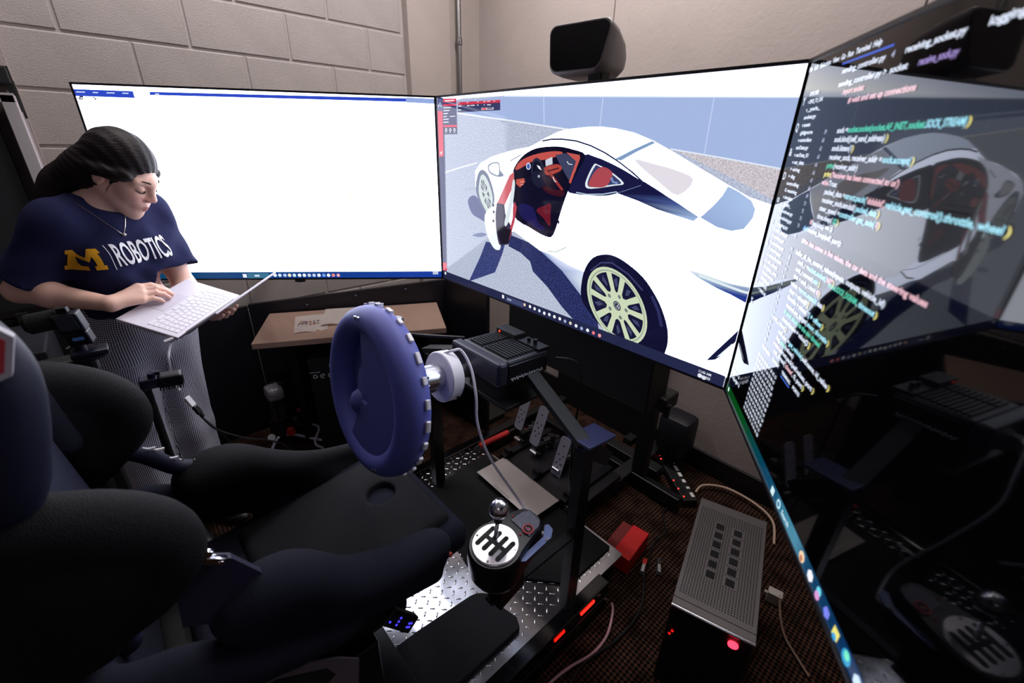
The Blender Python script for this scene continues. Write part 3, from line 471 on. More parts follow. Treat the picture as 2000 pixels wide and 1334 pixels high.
0 1 ; 170 175 200 ; 4455 251 4695 251 4695 191 4455 191'''
LEFT_PICTURE = '''0 5 ; 236 240 255 ; 50 7309 12953 7309 12953 50 50 50
0 1 ; 46 74 196 ; 10961 7144 12943 7144 12943 6924 10961 6924
0 1 ; 46 74 196 ; 10395 7145 1107 7241 30 7206 31 7100 1116 7118 10426 7040
0 1 ; 150 172 226 ; 1143 7275 43 7258 52 7081 1156 7099
0 1 ; 215 225 250 ; 12889 7036 12592 7040 12579 7076 12876 7072
0 1 ; 215 225 250 ; 12338 7037 12159 7038 12145 7074 12324 7074
0 1 ; 215 225 250 ; 11876 7042 11605 7045 11593 7081 11864 7078
0 1 ; 215 225 250 ; 11346 7048 11134 7050 11122 7086 11333 7085
0 1 ; 215 225 250 ; 10231 7063 10096 7062 10084 7098 10218 7100
0 1 ; 30 34 70 ; 12967 7159 12946 7154 12926 7186 12948 7191
0 0.6 ; 40 44 80 ; 12837 6880 12733 6887 12745 6854 12835 6851 12807 6902 12852 6901 12872 6814 12734 6818 12697 6924 12822 6923
0 0.6 ; 40 44 80 ; 12377 6867 12325 6881 12322 6922 12374 6909
0 0.6 ; 40 44 80 ; 12359 6841 12302 6814 12270 6854 12327 6881
0 2 ; 205 210 235 ; 12938 6729 12703 6720 12696 6736 12931 6746
0 2 ; 205 210 235 ; 12455 6745 12277 6739 12270 6756 12448 6762
0 1.6 ; 200 208 236 ; 12455 6476 11908 6481 11901 6501 12448 6496
0 1.6 ; 200 208 236 ; 11728 6475 11361 6474 11354 6494 11720 6495
0 1.6 ; 200 208 236 ; 12735 6361 12066 6370 12059 6390 12728 6382
0 1.6 ; 200 208 236 ; 12823 6371 12736 6361 12726 6382 12814 6391
0 1.4 ; 190 200 235 ; 12751 6189 12778 6159 12813 6158 12821 6187 12793 6217 12758 6218
0 1.4 ; 190 200 235 ; 12774 5967 12802 5936 12837 5935 12845 5965 12817 5995 12782 5996
0 1.6 ; 252 244 214 ; 5336 3475 3581 3539 3574 3610 5326 3546
0 1.2 ; 250 236 190 ; 3708 3481 3581 3503 3584 3564 3711 3542
0 1 ; 190 190 200 ; 9771 3999 9788 3978 9811 3978 9817 3998 9800 4018 9777 4018
0 1 ; 190 190 200 ; 8867 4013 8884 3993 8907 3992 8914 4012 8897 4033 8874 4033
0 1 ; 190 190 200 ; 6106 5000 6122 4980 6145 4980 6153 4999 6138 5019 6114 5020
0 1 ; 190 190 200 ; 10820 3360 10838 3339 10861 3339 10866 3359 10849 3380 10826 3380
0 1 ; 190 190 200 ; 6461 4033 6477 4012 6501 4012 6509 4032 6493 4052 6469 4053
0 1.8 ; 225 225 225 ; 5352 3762 3549 3808 3547 3829 5349 3782
0 1 ; 26 60 160 8 66 96 8 66 96 26 60 160 ; 60 350 12940 350 12940 60 60 60
0 1.2 ; 245 245 250 ; 7397 199 7383 243 7345 270 7299 270 7261 243 7247 199 7261 155 7299 128 7345 128 7383 155
0 1.2 ; 200 215 240 ; 7196 198 7182 242 7144 269 7098 269 7060 242 7046 198 7060 154 7098 126 7144 126 7182 154
0 1.2 ; 170 190 235 ; 6984 197 6969 241 6932 268 6885 268 6848 241 6834 197 6848 153 6885 125 6932 125 6969 153
0 1.2 ; 235 220 190 ; 6788 196 6773 240 6736 267 6689 267 6652 240 6638 196 6652 151 6689 124 6736 124 6773 151
0 1.2 ; 200 225 240 ; 6585 194 6571 239 6534 266 6487 266 6450 239 6435 194 6450 150 6487 123 6533 123 6571 150
0 1.2 ; 250 250 250 ; 6366 193 6351 237 6314 265 6268 265 6230 237 6216 193 6230 149 6268 122 6314 122 6351 149
0 1.2 ; 235 235 240 ; 6163 192 6148 236 6111 264 6064 264 6027 236 6013 192 6027 148 6064 121 6111 121 6148 148
0 1.2 ; 190 200 225 ; 5953 191 5939 235 5902 262 5855 262 5818 235 5803 191 5818 147 5855 120 5902 120 5939 147
0 1.2 ; 180 200 230 ; 5749 190 5735 234 5697 261 5651 261 5614 234 5599 190 5614 146 5651 119 5697 119 5735 146
0 1.2 ; 225 235 250 ; 5539 189 5525 233 5487 260 5441 260 5403 233 5389 189 5403 145 5441 117 5487 117 5525 145
0 1.2 ; 110 150 220 ; 5328 188 5314 232 5276 259 5230 259 5193 232 5178 188 5193 144 5230 116 5276 116 5314 144
0 1.2 ; 240 240 245 ; 5128 187 5114 231 5077 258 5030 258 4993 231 4978 187 4993 143 5030 115 5077 115 5114 143
0 1.2 ; 225 130 130 ; 4922 186 4908 230 4871 257 4824 257 4787 230 4772 186 4787 141 4824 114 4871 114 4908 141
0 1.2 ; 225 160 170 ; 4710 184 4696 228 4658 256 4612 256 4575 228 4560 184 4575 140 4612 113 4658 113 4696 140
0 1 ; 235 240 245 ; 8503 262 8663 262 8663 102 8503 102
0 1 ; 60 116 146 ; 7573 301 8473 301 8473 61 7573 61
0 1 ; 215 230 240 ; 7973 221 8173 221 8173 141 7973 141
0 1 ; 225 232 245 ; 219 327 459 327 459 277 219 277
0 1 ; 225 232 245 ; 219 257 459 257 459 207 219 207'''
# ------------------------------------------------------------------ the room
XW, YW = -1.021, 1.0085                       # left block wall plane, right plastered wall plane
block_m = mat('painted_block', (166, 158, 155), .75, bump=.0022, bscale=210, detail=6, var=.05, vscale=6)
joint_m = mat('painted_mortar', (172, 164, 161), .8, bump=.0015, bscale=150)
plaster_m = mat('painted_plaster', (168, 156, 152), .7, bump=.0012, bscale=60, var=.04, vscale=4)
def structure(o): o['kind'] = 'structure'; return o
wl = MB().box((XW-.08, -.9, 1.5), (.148, 3.9, 3.0)).build('wall_left', joint_m); structure(wl)
def block_mesh(w, h):
    b = MB(); c = .005; d = .0062
    o = [(0, 0), (w, 0), (w, h), (0, h)]; i = [(c, c), (w-c, c), (w-c, h-c), (c, h-c)]
    V = [b.bm.verts.new((-.003, y-w/2, z-h/2)) for y, z in o]+[b.bm.verts.new((d-.002, y-w/2, z-h/2)) for y, z in i]
    for k in range(4): b.bm.faces.new((V[k], V[(k+1) % 4], V[4+(k+1) % 4], V[4+k]))
    b.bm.faces.new(V[4:]); b.bm.faces.new(V[:4][::-1]); bmesh.ops.recalc_face_normals(b.bm, faces=b.bm.faces)
    me = bpy.data.meshes.new('block'); b.bm.to_mesh(me); b.bm.free(); me.materials.append(block_m); return me
full = block_mesh(.4155, .1955)
for row in range(4, 15):
    z = 1.971-.2035*6+.2035*(row-4)+.10175-.2035*0
    z = .953+.2035*(row-5)+.10175-.2035
    y0 = -.815 if (row % 2 == 0) else -.6035
    for k in range(-6, 6):
        y = y0+k*.4235+.2118
        a, b_ = y-.2078, y+.2078
        if b_ < -2.0 or a > .44: continue
        me = full if b_ < .465 else block_mesh(.465-a, .1955)
        o = bpy.data.objects.new('block', me); COL.objects.link(o); o.parent = wl
        o.location = (XW-.004, y if me is full else (a+.465)/2, z)
# chase and corner strip standing proud of the block wall
t1 = structure(MB().box((XW-.03, .620, 1.5), (.16, .29, 3.0), bev=.006).build('trim_1', plaster_m))
t2 = structure(MB().box((XW-.06, .8915, 1.5), (.16, .245, 3.0), bev=.004).build('trim_2', plaster_m))
wr = structure(MB().box((.9, YW+.06, 1.5), (4.2, .10, 3.0)).build('wall_right', mat('wall_groove', (150, 140, 136), .8)))
for a, b_ in ((-1.1, .05), (.056, 1.262), (1.268, 2.9)):
    MB().box(((a+b_)/2, YW+.006, 1.5), (b_-a, .012, 3.0), bev=.0025).build('panel', plaster_m, wr)
structure(MB().box((1.0, -1.6, -.02), (5.6, 5.4, .04)).build('floor', None))
structure(MB().box((1.0, -1.6, 3.02), (5.6, 5.4, .04)).build('ceiling', mat('ceiling_paint', (200, 195, 192), .8, bump=.001, bscale=80)))
structure(MB().box((3.1, -1.6, 1.5), (.1, 5.4, 3.0)).build('wall_side', plaster_m))
structure(MB().box((1.0, -4.25, 1.5), (5.6, .1, 3.0)).build('wall_back', plaster_m))
structure(MB().box((-.985, -1.70, 1.5), (.09, 1.0, 3.0)).build('wall_return', mat('return_paint', (172, 160, 158), .75, bump=.002, bscale=120)))
rub = mat('black_rubber', (14, 13, 14), .5)
structure(MB().box((.95, YW-.008, .06), (3.9, .016, .12), bev=.004).build('baseboard_right', rub))
structure(MB().box((XW+.008, -.6, .06), (.016, 3.1, .12), bev=.004).build('baseboard_left', rub))
# carpet: woven speckle of rust brown on near black
cm = bpy.data.materials.new('carpet'); cm.use_nodes = True; nt = cm.node_tree; b = nt.nodes['Principled BSDF']; b.inputs['Roughness'].default_value = .95; b.inputs['Specular IOR Level'].default_value = .1
tc = nt.nodes.new('ShaderNodeTexCoord'); mp = nt.nodes.new('ShaderNodeMapping'); mp.inputs['Rotation'].default_value = (0, 0, .785); mp.inputs['Scale'].default_value = (90, 90, 1)
ck = nt.nodes.new('ShaderNodeTexChecker'); ck.inputs['Scale'].default_value = 1; ck.inputs[1].default_value = (*lin((78, 52, 40)), 1); ck.inputs[2].default_value = (*lin((14, 9, 8)), 1)
ns = nt.nodes.new('ShaderNodeTexNoise'); ns.inputs['Scale'].default_value = 14; ns.inputs['Detail'].default_value = 6
mx = nt.nodes.new('ShaderNodeMix'); mx.data_type = 'RGBA'; mx.blend_type = 'MULTIPLY'; mx.inputs['Factor'].default_value = .8
rp = nt.nodes.new('ShaderNodeValToRGB'); rp.color_ramp.elements[0].position = .35; rp.color_ramp.elements[1].position = .6; rp.color_ramp.elements[0].color = (.12, .09, .08, 1)
nt.links.new(tc.outputs['Object'], mp.inputs[0]); nt.links.new(mp.outputs[0], ck.inputs[0]); nt.links.new(tc.outputs['Object'], ns.inputs[0]); nt.links.new(ns.outputs[0], rp.inputs[0])
nt.links.new(ck.outputs[0], mx.inputs['A']); nt.links.new(rp.outputs[0], mx.inputs['B']); nt.links.new(mx.outputs['Result'], b.inputs['Base Color'])
bp = nt.nodes.new('ShaderNodeBump'); bp.inputs['Distance'].default_value = .003; nt.links.new(ck.outputs[1], bp.inputs['Height']); nt.links.new(bp.outputs[0], b.inputs['Normal'])
bpy.data.objects['floor'].data.materials.append(cm); bpy.data.objects['floor'].data.materials.pop(index=0) if bpy.data.objects['floor'].data.materials[0] is None else None
fx = thing('ceiling_light', 'long white ceiling tube fitting above the car screen, near the room corner', 'lamp', (.45, .50, 2.98))
MB().box((.45, .50, 2.99), (2.0, .18, .03), bev=.006).build('fitting', mat('white_enamel', (225, 225, 222), .4), fx)
fx1 = thing('ceiling_light', 'unseen white ceiling fitting of the light added to brighten the block wall', 'lamp', (-.52, -.62, 2.98))  # made-up fitting for the added wall light
MB().box((-.52, -.62, 2.99), (.18, 1.3, .03), bev=.006).build('fitting', MATS['white_enamel'], fx1)
fx2 = thing('ceiling_light', 'square white ceiling fitting in the middle of the room', 'lamp', (2.6, -2.6, 2.98))
MB().box((2.6, -2.6, 2.985), (.66, .66, .03), bev=.006).build('fitting', MATS['white_enamel'], fx2)

# conduit pipe up the corner strip
steel = mat('galvanised_steel', (150, 148, 150), .35, metal=1)
cp = thing('conduit_pipe', 'thin grey metal conduit pipe running up the wall beside the room corner', 'pipe', (XW+.052, .826, 0))
px, py = XW+.052, .826
MB().cyl((px, py, 0), (px, py, 2.98), .0145, n=18).build('pipe', steel, cp, True)
MB().cyl((px, py, 2.165), (px, py, 2.205), .020, n=18, bev=.004).cyl((px+.018, py-.012, 2.185), (px+.03, py-.02, 2.185), .006, n=10).build('coupling', steel, cp, True)
MB().box((px-.018, py, 1.4), (.03, .06, .02), bev=.003).build('strap', steel, cp)

# ------------------------------------------------------------------ the three televisions
TW, TH, ZB = 1.30032, .735945, 1.0461
tl, tr = math.radians(53.893), math.radians(55.005)
FR = dict(M=frame((0, 0, ZB), (1, 0, 0), (0, 0, 1)),
          L=frame((0, 0, ZB), (math.cos(tl), math.sin(tl), 0), (0, 0, 1)),
          R=frame((TW, 0, ZB), (math.cos(tr), -math.sin(tr), 0), (0, 0, 1)))
# picture coordinates on the left television run away from its hinge, so mirror x there
MIR = Matrix.Diagonal((-1, 1, 1, 1))
dark_plastic = mat('black_plastic', (13, 13, 16), .42)
def picture_material(name, tex):
    m = bpy.data.materials.new(name); m.use_nodes = True; nt = m.node_tree; b = nt.nodes['Principled BSDF']
    b.inputs['Base Color'].default_value = (.004, .004, .005, 1); b.inputs['Roughness'].default_value = .06; b.inputs['Specular IOR Level'].default_value = .25
    a = nt.nodes.new('ShaderNodeAttribute'); a.attribute_name = 'tint'; s = nt.nodes.new('ShaderNodeVectorMath'); s.operation = 'SCALE'
    if tex:
        tc = nt.nodes.new('ShaderNodeTexCoord'); n = nt.nodes.new('ShaderNodeTexNoise'); n.inputs['Scale'].default_value = 230; n.inputs['Detail'].default_value = 2
        r = nt.nodes.new('ShaderNodeMapRange'); r.inputs[1].default_value = .32; r.inputs[2].default_value = .68; r.inputs[3].default_value = .72 if tex == 1 else .3; r.inputs[4].default_value = 1.22 if tex == 1 else 2.3
        nt.links.new(tc.outputs['Object'], n.inputs[0]); nt.links.new(n.outputs[0], r.inputs[0]); nt.links.new(r.outputs[0], s.inputs['Scale'])
    else: s.inputs['Scale'].default_value = 1
    nt.links.new(a.outputs['Color'], s.inputs[0]); nt.links.new(s.outputs[0], b.inputs['Emission Color']); b.inputs['Emission Strength'].default_value = 1
    return m
PIC = [picture_material('screen_pixels', 0), picture_material('screen_pixels_asphalt', 1), picture_material('screen_pixels_shadow', 2)]
def picture(name, data, T, parent, gain=1, mirror=False):
    """the flat image a lit screen shows: coloured outlines in tenths of a millimetre on the panel, later ones on top"""
    me = bpy.data.meshes.new(name); vs = []; fs = []; mi = []; cs = []
    for i, ln in enumerate(data.strip().split('\n')):
        h, c, p = ln.split(';'); t, s = h.split(); c = [int(v) for v in c.split()]; c = [lin(c[j:j+3]) for j in range(0, len(c), 3)]
        p = [int(v)/1e4 for v in p.split()]; pts = list(zip(p[::2], p[1::2]))
        ded = []; dc = []
        for j, q in enumerate(pts):
            if not ded or q != ded[-1]: ded.append(q); dc.append(c[j % len(c)] if len(c) > 1 else c[0])
        if len(ded) > 1 and ded[0] == ded[-1]: ded.pop(); dc.pop()
        if len(ded) < 3: continue
        k = len(vs); z = .0003+i*.000013
        for q, cc in zip(ded, dc): vs.append(((-q[0] if mirror else q[0]), q[1], z)); cs.append([v*float(s)*gain for v in cc])
        from mathutils.geometry import tessellate_polygon
        ids = list(range(k, k+len(ded)))
        for tri in tessellate_polygon([[Vector((*q, 0)) for q in ded]]):
            a, b_, d = (Vector((vs[k+j][0], vs[k+j][1], 0)) for j in tri)
            if (b_-a).cross(d-a).z < 0: tri = tri[::-1]
            fs.append([k+j for j in tri]); mi.append(int(t))
    me.from_pydata(vs, [], fs); me.transform(T)
    at = me.attributes.new('tint', 'FLOAT_COLOR', 'POINT'); at.data.foreach_set('color', np.array([(*c, 1) for c in cs], np.float32).ravel())
    me.polygons.foreach_set('material_index', mi)
    return link(name, me, PIC, parent)
def television(key, label, x0, x1, gloss, wl=.007, wr=.007):
    T = FR[key]; c = T @ Vector(((x0+x1)/2, 0, 0))
    t = thing('television', label, 'television', tuple(c))
    w = .007
    gl = mat(gloss[0], (4, 4, 6), gloss[1], spec=gloss[2])
    MB(T).box(((x0+x1)/2, TH/2, -.004), (x1-x0-.004, TH-.004, .008)).build('screen', gl, t)
    fr = mat('bezel_black', (10, 10, 20), .35)
    b = MB(T)
    b.box(((x0+x1)/2, TH-w/2, -.008), (x1-x0, w, .022)); b.box(((x0+x1)/2, w/2, -.008), (x1-x0, w, .022))
    b.box((x0+wl/2, TH/2, -.008), (wl, TH-2*w, .022)); b.box((x1-wr/2, TH/2, -.008), (wr, TH-2*w, .022)); b.build('bezel', fr, t)
    MB(T).box(((x0+x1)/2, TH/2, -.014), (x1-x0-.004, TH-.004, .012), bev=.003).build('back_panel', dark_plastic, t)
    MB(T).box(((x0+x1)/2, TH*.38, -.038), ((x1-x0)*.72, TH*.6, .04), bev=.012).build('housing', dark_plastic, t)
    return t
tvm = television('M', 'large television showing a white car with an open door, facing the racing seat', 0, TW, ('screen_mid', .08, .3), .006, .002)
picture('screen_picture', MID_PICTURE, FR['M'], tvm)
tvl = television('L', 'large television with a blank white page, behind the woman', -TW, 0, ('screen_left', .08, .3))
picture('screen_picture', LEFT_PICTURE, FR['L'], tvl, mirror=True)
tvr = television('R', 'large dark television full of program code, nearest the camera', 0, TW, ('screen_right', .035, .40), .002)
txt_cache = {}
def glow(rgb, s=1.0):
    k = ('glow', rgb, s)
    if k not in txt_cache: txt_cache[k] = mat('pixels_%02x%02x%02x_%d' % (*rgb, int(s*100)), (3, 3, 4), .1, emit=rgb, estr=s)
    return txt_cache[k]
def screen_rect(key, parent, u0, u1, v0, v1, m, z=.0006):
    T = FR[key]; return MB(T).face([(u0, v0, z), (u1, v0, z), (u1, v1, z), (u0, v1, z)])
class Lines:
    """all lettering of one colour on one screen joined into one flat part"""
    def __init__(s): s.d = {}
    def add(s, u0, v, text, col, adv=.0053, size=.0112, z=.0008, width=None):
        me = text_mesh(text, size, bold=.0003); xs = [w.co.x for w in me.vertices]
        if not xs: return
        wd_ = width or len(text)*adv*.985; k = wd_/max(max(xs)-min(xs), 1e-5)
        me.transform(Matrix.Translation((u0, v, z)) @ Matrix.Diagonal((k, 1, 1, 1)) @ Matrix.Translation((-min(xs), 0, 0)))
        s.d.setdefault(col, []).append(me)
    def flush(s, key, parent, gain, name='code_text'):
        for col, L in s.d.items():
            bm = bmesh.new()
            for me in L: bm.from_mesh(me); bpy.data.meshes.remove(me)
            me = bpy.data.meshes.new(name); bm.to_mesh(me); bm.free(); me.transform(FR[key]); link(name, me, glow(col, gain), parent)['kind'] = 'stuff'
Wt, Tq, Gn, Pk, Bl, Ye, Gy = (214, 222, 240), (150, 214, 232), (70, 190, 160), (226, 178, 190), (120, 180, 240), (226, 214, 120), (150, 156, 180)
code = Lines()
code.add(.012, .712, 'File  Edit  Selection  View  Go  Run  Terminal  Help', Wt, width=.262)
for u, s, c, w in [(.168, 'sending_controller.py', Wt, .13), (.312, '4', Gy, .008), (.345, 'receiving_socket.py', Wt, .11), (.486, 'logging_steering_controller.py', Wt, .2), (.72, 'socket_test.py', Wt, .1)]: code.add(u, .690, s, c, width=w)
code.add(.169, .671, 'sending_controller.py >  socket', Wt, width=.193); code.add(.385, .671, 'receive_sock.py', (150, 130, 190), width=.07)
code.add(.194, .658, 'import socket', Pk); code.add(.222, .644, '# wait and set up connections', Pk, width=.176)
rows = [(.605, 8, [('sock = ', Wt), ('socket.socket(socket.AF_INET, ', Gn), ('socket', Gn), ('.SOCK_STREAM)', Tq), (')', Ye)]),
 (.592, 8, [('sock.bind((self_send_address)', Wt), (')', Ye)]), (.579, 8, [('sock.listen(1', Wt), (')', Ye)]),
 (.566, 8, [('receiver_sock, receiver_addr = ', Wt), ('sock.accept(', Tq), (')', Ye)]), (.553, 8, [('print', Gn), ('(receiver_addr)', Wt)]),
 (.540, 8, [('print', Ye), ("('Receiver has been connected to us')", Pk)]), (.527, 8, [('while', Pk), (' True:', Wt)]), (.514, 12, [('packed_data = ', Wt), ('struct.pack(', Tq), ("'ddddd', ", Pk), ('vehicle.get_control().throttle, wheel', Tq), (')', Ye)]),
 (.501, 12, [('receiver_sock.sendall(', Wt), ('packed_data', Tq), (')', Ye)]), (.488, 12, [('steer_speed = ', Wt), ('controller.get_axis(', Tq), ('0', Pk), (')', Ye)]),
 (.475, 12, [('time.sleep(', Wt), ('.02', Gn), (')', Ye)]), (.462, 8, [('if', Pk), (' len(data) == 0', Wt)]), (.449, 4, [('def ', Bl), ('receive_loop(self, port):', Wt)]),
 (.4285, 6, [('# ', Wt), ('the data comes in five values, the car data and the steering values', Pk)]),
 (.405, 4, [('buffer_all_the_control_values(inputs, outputs, vehicle_id)', Wt)]), (.392, 8, [('sock_r = ', Wt), ('socket.socket(', Tq), ('INET', Pk), (')', Ye)]),
 (.388, 33, [('socket.SOCK_DGRAM', Gn), (', timeout', Tq), (')', Ye)]), (.379, 8, [('sock_r.connect(', Wt), ('addr', Tq), (')', Ye)]), (.366, 8, [('data = sock_r.recv(', Wt), ('40', Pk), (')', Ye)]),
 (.352, 7, [('values = ', Wt), ('struct.unpack(', Tq), ('data', Wt), (')', Ye)]), (.339, 8, [('steer = values[0', Wt), (']', Ye)]), (.326, 8, [('throttle = values[1', Wt), ('] + offset', Tq), (')', Ye)]),
 (.312, 9, [('control.set_target(', Wt), ('steer, throttle', Tq), (')', Ye)]), (.299, 9, [('# send values to the sim thread', Gn)]), (.285, 9, [('control.brake = values[2', Wt), (']', Ye)]), (.272, 1, [('sock_r.close(', Wt), (')', Ye)]),
 (.258, 9, [('self.car = ', Wt), ('get_vehicle(', Tq), ('self.name, id_value', Wt), (')', Ye)]), (.245, 9, [('log.', Wt), ('write', Gn), ('(values)', Wt)]),
 (.232, 8, [('return ', Pk), ('struct.pack(self.values, port', Wt), (')', Ye)]), (.219, 10, [('exit_thread(', Wt), ("'close'", Pk), (', 0, port', Wt), (')', Ye)])]
for v, ind, segs in rows:
    u = .173+ind*.0053
    for s, c in segs: code.add(u, v-.003, s, c); u += len(s)*.0053
    code.add(.166, v-.003, str(int(120-v*100)), Gy, width=.009, size=.009)
side = ['EXPLORER', 'v SEND_TO_CAR', 'v __pycache__', '  socket.py', 'v assets', '  .gitignore', 'v controllers', '  carData.py', '  v carData_01', '  v car_data', '  > wiring', '  > dbg', '  controlling', '  G receiving', 'v simulator', '  v _audio_', '  E runtimes.py', '  E combining.py', '  E logging.py', '  E main_loop.py', '  E sending.py', '  E receiving.py', '  E steering.py', '  E controller.json', '  E test_udp.py', '  E logging_data', '  requirements', '  README.md', '> OUTLINE', '> TIMELINE']
for i, s in enumerate(side): code.add(.050, .669-i*.0131, s, Wt, width=min(.09, len(s)*.0052), size=.009)
for i in range(10): code.add(.020, .655-i*.045, random.choice(['o', 'Q', 'Y', '&', '%', 'D']), Wt, size=.02, width=.014)
for i in range(16): code.add(.158, .39-i*.011, '|', Gy, size=.008, width=.0016)
for i in range(12):
    s = '  '.join('%5.2f' % random.uniform(-3, 9) for _ in range(9)); code.add(.156, .178-i*.0122, s, Wt, width=.112+random.uniform(0, .01), size=.0095)
for u, s, w in [(.165, 'PROBLEMS', .05), (.232, 'OUTPUT', .035), (.285, 'TERMINAL', .045), (.342, 'PORTS', .03)]: code.add(u, .200, s, Wt, width=w, size=.0085)
for u, v in [(.02, .055), (.03, .075), (.045, .06)]: code.add(u, v, '>_ main* 0', Wt, width=.05, size=.012)
code.flush('R', tvr, 1.3)
def ui(rects, name='screen_bar'):
    for col, u0, u1, v0, v1, st in rects: screen_rect('R', tvr, u0, u1, v0, v1, None, .0005).build(name, glow(col, st), tvr)
ui([((56, 96, 210), .158, .31, .7035, .7065, 1), ((70, 110, 220), .285, .33, .193, .1955, 1)])
# task bar: green to teal strip with icons
b = MB(FR['R'])
me = bpy.data.meshes.new('task_bar'); n = 26; cs = []
stops = [(0, (20, 40, 30)), (.03, (0, 66, 14)), (.16, (0, 72, 20)), (.24, (0, 66, 60)), (.33, (0, 62, 88)), (.40, (18, 76, 110)), (.455, (66, 132, 158)), (.52, (72, 138, 166)), (.545, (20, 70, 104)), (.64, (8, 52, 92)), (.75, (6, 44, 92)), (1.3, (8, 40, 90))]
us = np.linspace(.006, TW-.006, 60); vs_ = []
for u in us:
    for j in range(len(stops)-1):
        if stops[j][0] <= u <= stops[j+1][0]:
            f = (u-stops[j][0])/(stops[j+1][0]-stops[j][0]); c = [stops[j][1][q]*(1-f)+stops[j+1][1][q]*f for q in range(3)]
    for v in (.003, .030): vs_.append((u, v, .0005)); cs.append((*lin(c), 1))
me.from_pydata(vs_, [], [(2*i, 2*i+2, 2*i+3, 2*i+1) for i in range(59)]); me.transform(FR['R'])
at = me.attributes.new('tint', 'FLOAT_COLOR', 'POINT'); at.data.foreach_set('color', np.array(cs, np.float32).ravel()); link('task_bar', me, PIC[0], tvr)
def icon(u, v, r, col, n=10, z=.0009, sx=1): 
    MB(FR['R']).face([(u+r*sx*math.cos(k*2*math.pi/n+.785), v+r*math.sin(k*2*math.pi/n+.785), z) for k in range(n)]).build('task_icon', glow(col, 1.1), tvr)
icon(.394, .0165, .010, (205, 235, 240), 4); icon(.427, .017, .0085, (190, 226, 240)); icon(.427, .017, .005, (70, 130, 160), z=.0011)
icon(.536, .017, .009, (235, 205, 170)); icon(.536, .014, .005, (190, 120, 90), z=.0011); icon(.569, .017, .009, (238, 240, 255), 6)
icon(.597, .021, .0065, (110, 210, 230)); icon(.597, .013, .0065, (215, 150, 210), z=.0011); icon(.625, .017, .0085, (120, 130, 235), 5)
icon(.653, .017, .010, (235, 225, 120), 4); icon(.653, .011, .005, (60, 160, 220), z=.0011); icon(.682, .017, .010, (40, 150, 200)); icon(.682, .020, .006, (110, 230, 190), z=.0011); icon(.71, .017, .009, (200, 225, 250), 6)
icon(.03, .020, .007, (200, 240, 230), 4)
q = Lines(); q.add(.443, .0125, 'Search', (205, 235, 245), width=.033, size=.012); q.flush('R', tvr, 1, 'task_text')
q = Lines(); q.add(1.2255, .0245, '11:43 AM', (225, 228, 240), width=.034, size=.0095, z=.0036); q.add(1.2255, .0125, '8/8/2025', (225, 228, 240), width=.034, size=.0095, z=.0036); q.flush('M', tvm, 1, 'clock_text')

# floor stand carrying the middle television
st = thing('television_stand', 'black wheeled floor stand with a deep box under the car screen', 'stand', (.9, .25, 0))
bk = mat('matt_black', (9, 9, 10), .55)
MB().box((.665, .20, .905), (.72, .13, .27), bev=.006).build('equipment_box', bk, st)
MB().box((.80, .62, .66), (.07, .05, 1.24), bev=.004).build('pole', bk, st)
MB().box((.65, .10, 1.24), (.5, .06, .08), bev=.003).box((.80, .36, 1.24), (.06, .54, .06)).box((.80, .10, 1.24), (.2, .05, .06)).build('crossbar', bk, st)
MB().box((.80, .43, .97), (.05, .36, .05)).build('bracket', bk, st)
MB().box((.70, .72, .072), (.32, .07, .05), bev=.006).box((.74, .68, .072), (.07, .50, .05), bev=.006).build('foot', bk, st)
for x, y in ((.56, .72), (.84, .74), (.74, .90)):
    MB().cyl((x-.014, y, .034), (x+.014, y, .034), .033, n=16, bev=.004).box((x, y, .065), (.05, .03, .03)).build('caster', rub, st)
MB().box((1.005, .27, .775), (.09, .10, .06), bev=.01).cyl((1.05, .24, .73), (1.05, .24, .78), .012).build('clamp', bk, st)
T = FR['L']; c = T @ Vector((-.45, .4, -.1))
lb = thing('wall_bracket', 'black folding wall bracket hidden behind the blank white screen', 'bracket', tuple(c))
MB(T).box((-.45, .36, -.07), (.4, .3, .02)).build('mount_plate', bk, lb)
MB().cyl(T @ Vector((-.45, .36, -.08)), (XW+.03, c.y+.12, c.z), .02, n=10).build('arm', bk, lb, True)
T = FR['R']; c = T @ Vector((1.0, 0, -.09)); c.z = 0
s2 = thing('television_stand', 'black floor stand behind the code screen', 'stand', tuple(c))
for x in (.86, 1.14):
    a = T @ Vector((x, 0, -.10)); MB().cyl((a.x, a.y, .03), (a.x, a.y, ZB+.45), .022, n=12).build('pole', bk, s2, True)
MB(T).box((1.0, .3, -.076), (.4, .06, .03)).build('crossbar', bk, s2)
MB(T).box((1.0, -ZB+.03, -.12), (.4, .04, .34), bev=.006).build('foot', bk, s2)

# speaker-like sensor box on top of the middle television
wc = thing('desktop_speaker', 'rounded grey black-fronted box with glossy face on top of the car screen', 'speaker', (.70, .06, 1.79))
Tw = frame((.695, .055, 1.86), (math.cos(.12), math.sin(.12), .0), (0, .16, 1))
def rrect(w, h, r, n=5, tp=0):
    o = []
    for cx, cy, a0 in ((w/2-r, h/2-r, 0), (-w/2+r, h/2-r, 90), (-w/2+r, -h/2+r, 180), (w/2-r, -h/2+r, 270)):
        for k in range(n+1):
            a = math.radians(a0+90*k/n); x, y = cx+r*math.cos(a), cy+r*math.sin(a); o.append((x*(1+tp*y/h), y))
    return o
b = MB(Tw)
def loft(b, secs):
    L = [[b.bm.verts.new(b.T @ Vector((x, y, z))) for x, y in p] for p, z in secs]; n = len(L[0])
    for i in range(len(L)-1):
        for k in range(n): b.bm.faces.new((L[i][k], L[i][(k+1) % n], L[i+1][(k+1) % n], L[i+1][k]))
    b.bm.faces.new(L[0][::-1]); b.bm.faces.new(L[-1]); return b
